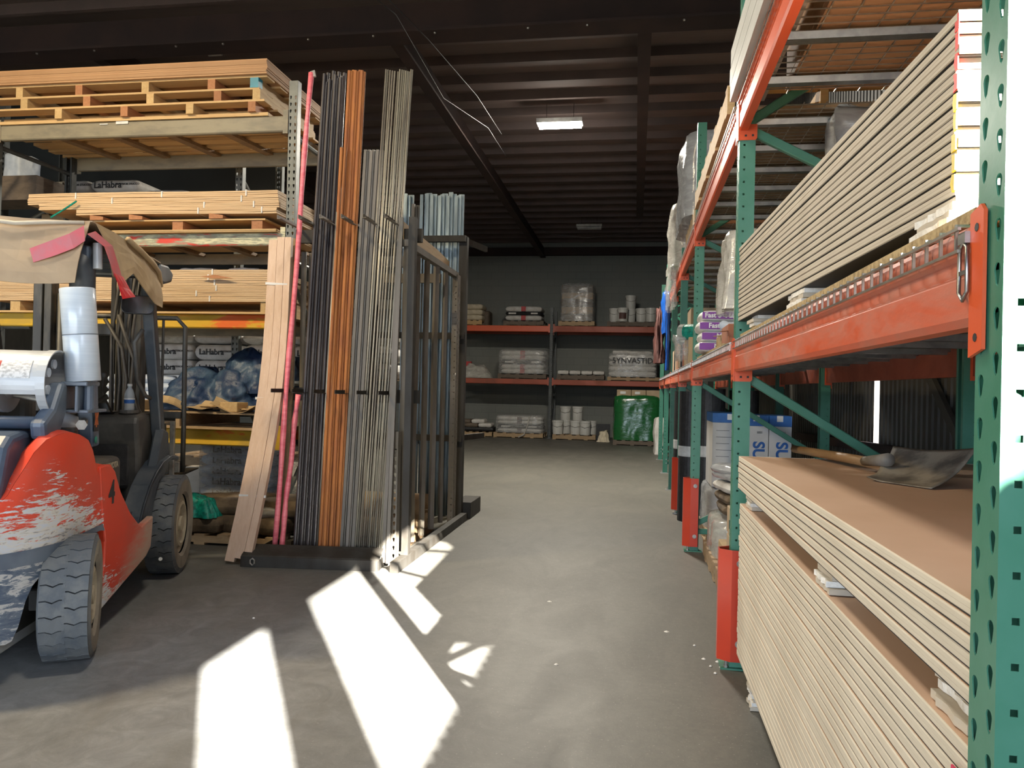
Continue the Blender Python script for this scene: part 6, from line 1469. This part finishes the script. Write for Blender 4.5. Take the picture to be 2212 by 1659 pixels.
# side flap hanging along the right, sweeping down towards the front pillar
topc = [(-1.36, 2.085), (-1.15, 2.085), (-.9, 2.08), (-.65, 2.07), (-.48, 2.05), (-.36, 2.03)]
botc = [(-1.20, 1.84), (-1.08, 1.83), (-.92, 1.90), (-.74, 1.85), (-.52, 1.77), (-.38, 1.76)]
rows = []
for i in range(6):
    u = i / 5
    rows.append([(.555 + .035 * math.sin(u * 1.6) + .006 * math.sin(a * 2 + i), t_[0] + (b_[0] - t_[0]) * u, t_[1] + (b_[1] - t_[1]) * u) for a, (t_, b_) in enumerate(zip(topc, botc))])
sheetmb(rows).obj('side_flap', M['cardboard_tan'], cb, solid=.006)
MB().path([(.57, -.95, 2.085), (.585, -.78, 2.05), (.585, -.55, 2.01), (.58, -.42, 1.98), (.57, -.34, 1.90)], .016, 6).obj('folded_edge', M['cardboard_tan'], cb, smooth=True)
def tape(pts, w_, mt='redtape2'):
    rows = []
    for p, d in pts: rows.append([tuple(Vector(p) + Vector(d) * (k / 3 - .5) * w_) for k in range(4)])
    return sheetmb(rows)
M['redtape2'] = mat('redtape2', lin(.62, .11, .13), .5, vs=8, col2=lin(.50, .14, .16), bump=.2, bs=25)
M['redtape3'] = mat('redtape3', lin(.72, .02, .03), .45, vs=8, col2=lin(.55, .02, .03), bump=.2, bs=25)
tape([((.30, -1.462, 1.895), (-.25, 0, .9)), ((.40, -1.470, 1.935), (-.3, 0, .95)), ((.48, -1.462, 1.975), (-.3, 0, .95)), ((.53, -1.440, 2.02), (-.1, 0, 1))], .075).obj('red_tape', M['redtape2'], cb, solid=.002)
tape([((.550, -1.41, 2.03), (0, .9, .3)), ((.600, -1.32, 1.98), (0, 1, .2)), ((.606, -1.25, 1.90), (0, 1, .1)), ((.610, -1.20, 1.84), (0, 1, .1))], .11).obj('red_tape', M['redtape2'], cb, solid=.002)
tape([((.612, -1.20, 1.85), (0, 1, .0)), ((.625, -1.15, 1.79), (.1, 1, .0)), ((.64, -1.12, 1.74), (.2, .9, .2))], .13).obj('loose_tape', M['redtape3'], cb, solid=.002)
# ---- stretch film roll standing on the bracket -------------------------
r0 = Vector((.575, -1.525, 1.287)); r1 = Vector((.540, -1.535, 1.735))
t = thing('stretch_film_roll', 'clear stretch film roll standing on the rear of the forklift', 'film roll', tuple(FM @ r0), math.atan2(.30, .954))
d = (r1 - r0); q = Vector((0, 0, 1)).rotation_difference(d.normalized()).to_matrix().to_4x4(); Lr = d.length
MB().lathe([(.030, .004), (.074, .0), (.077, .004), (.077, Lr * .5), (.0762, Lr * .505), (.077, Lr * .51), (.078, Lr - .004), (.074, Lr), (.030, Lr - .002)], 40, q).obj('film', M['stretchroll'], t, smooth=True)
MB().lathe([(.027, -.004), (.030, -.006), (.030, Lr + .004), (.027, Lr + .004)], 20, q, caps=False).obj('core', M['kraft'], t)
MB().lathe([(.0775, Lr * .498), (.0782, Lr * .500), (.0782, Lr * .503), (.0775, Lr * .505)], 40, q, caps=False).obj('seam', M['chassis'], t)
# ---- water bottle on the cowl -----------------------------------------
bp = FM @ Vector((.355, -.20, 1.092))
t = thing('water_bottle', 'small clear water bottle with a blue label on the forklift cowl', 'bottle', tuple(bp), .3)
prof = [(.001, .004), (.022, .0), (.030, .006), (.031, .03), (.0295, .035), (.031, .04), (.031, .085), (.0295, .09), (.031, .095), (.030, .115), (.022, .140), (.013, .155), (.0125, .170)]
MB().lathe(prof, 28, caps=False).obj('bottle', M['pet'], t, smooth=True)
MB().lathe([(.0315, .055), (.0322, .056), (.0322, .088), (.0315, .089)], 28, caps=False).obj('label', M['blueink'] , t)
MB().lathe([(.0325, .079), (.0326, .080), (.0326, .088), (.0325, .089)], 28, caps=False).obj('label_band', M['white'], t)
MB().lathe([(.001, .182), (.0145, .181), (.0148, .170), (.0148, .166)], 20, caps=False).obj('cap', M['white'], t)
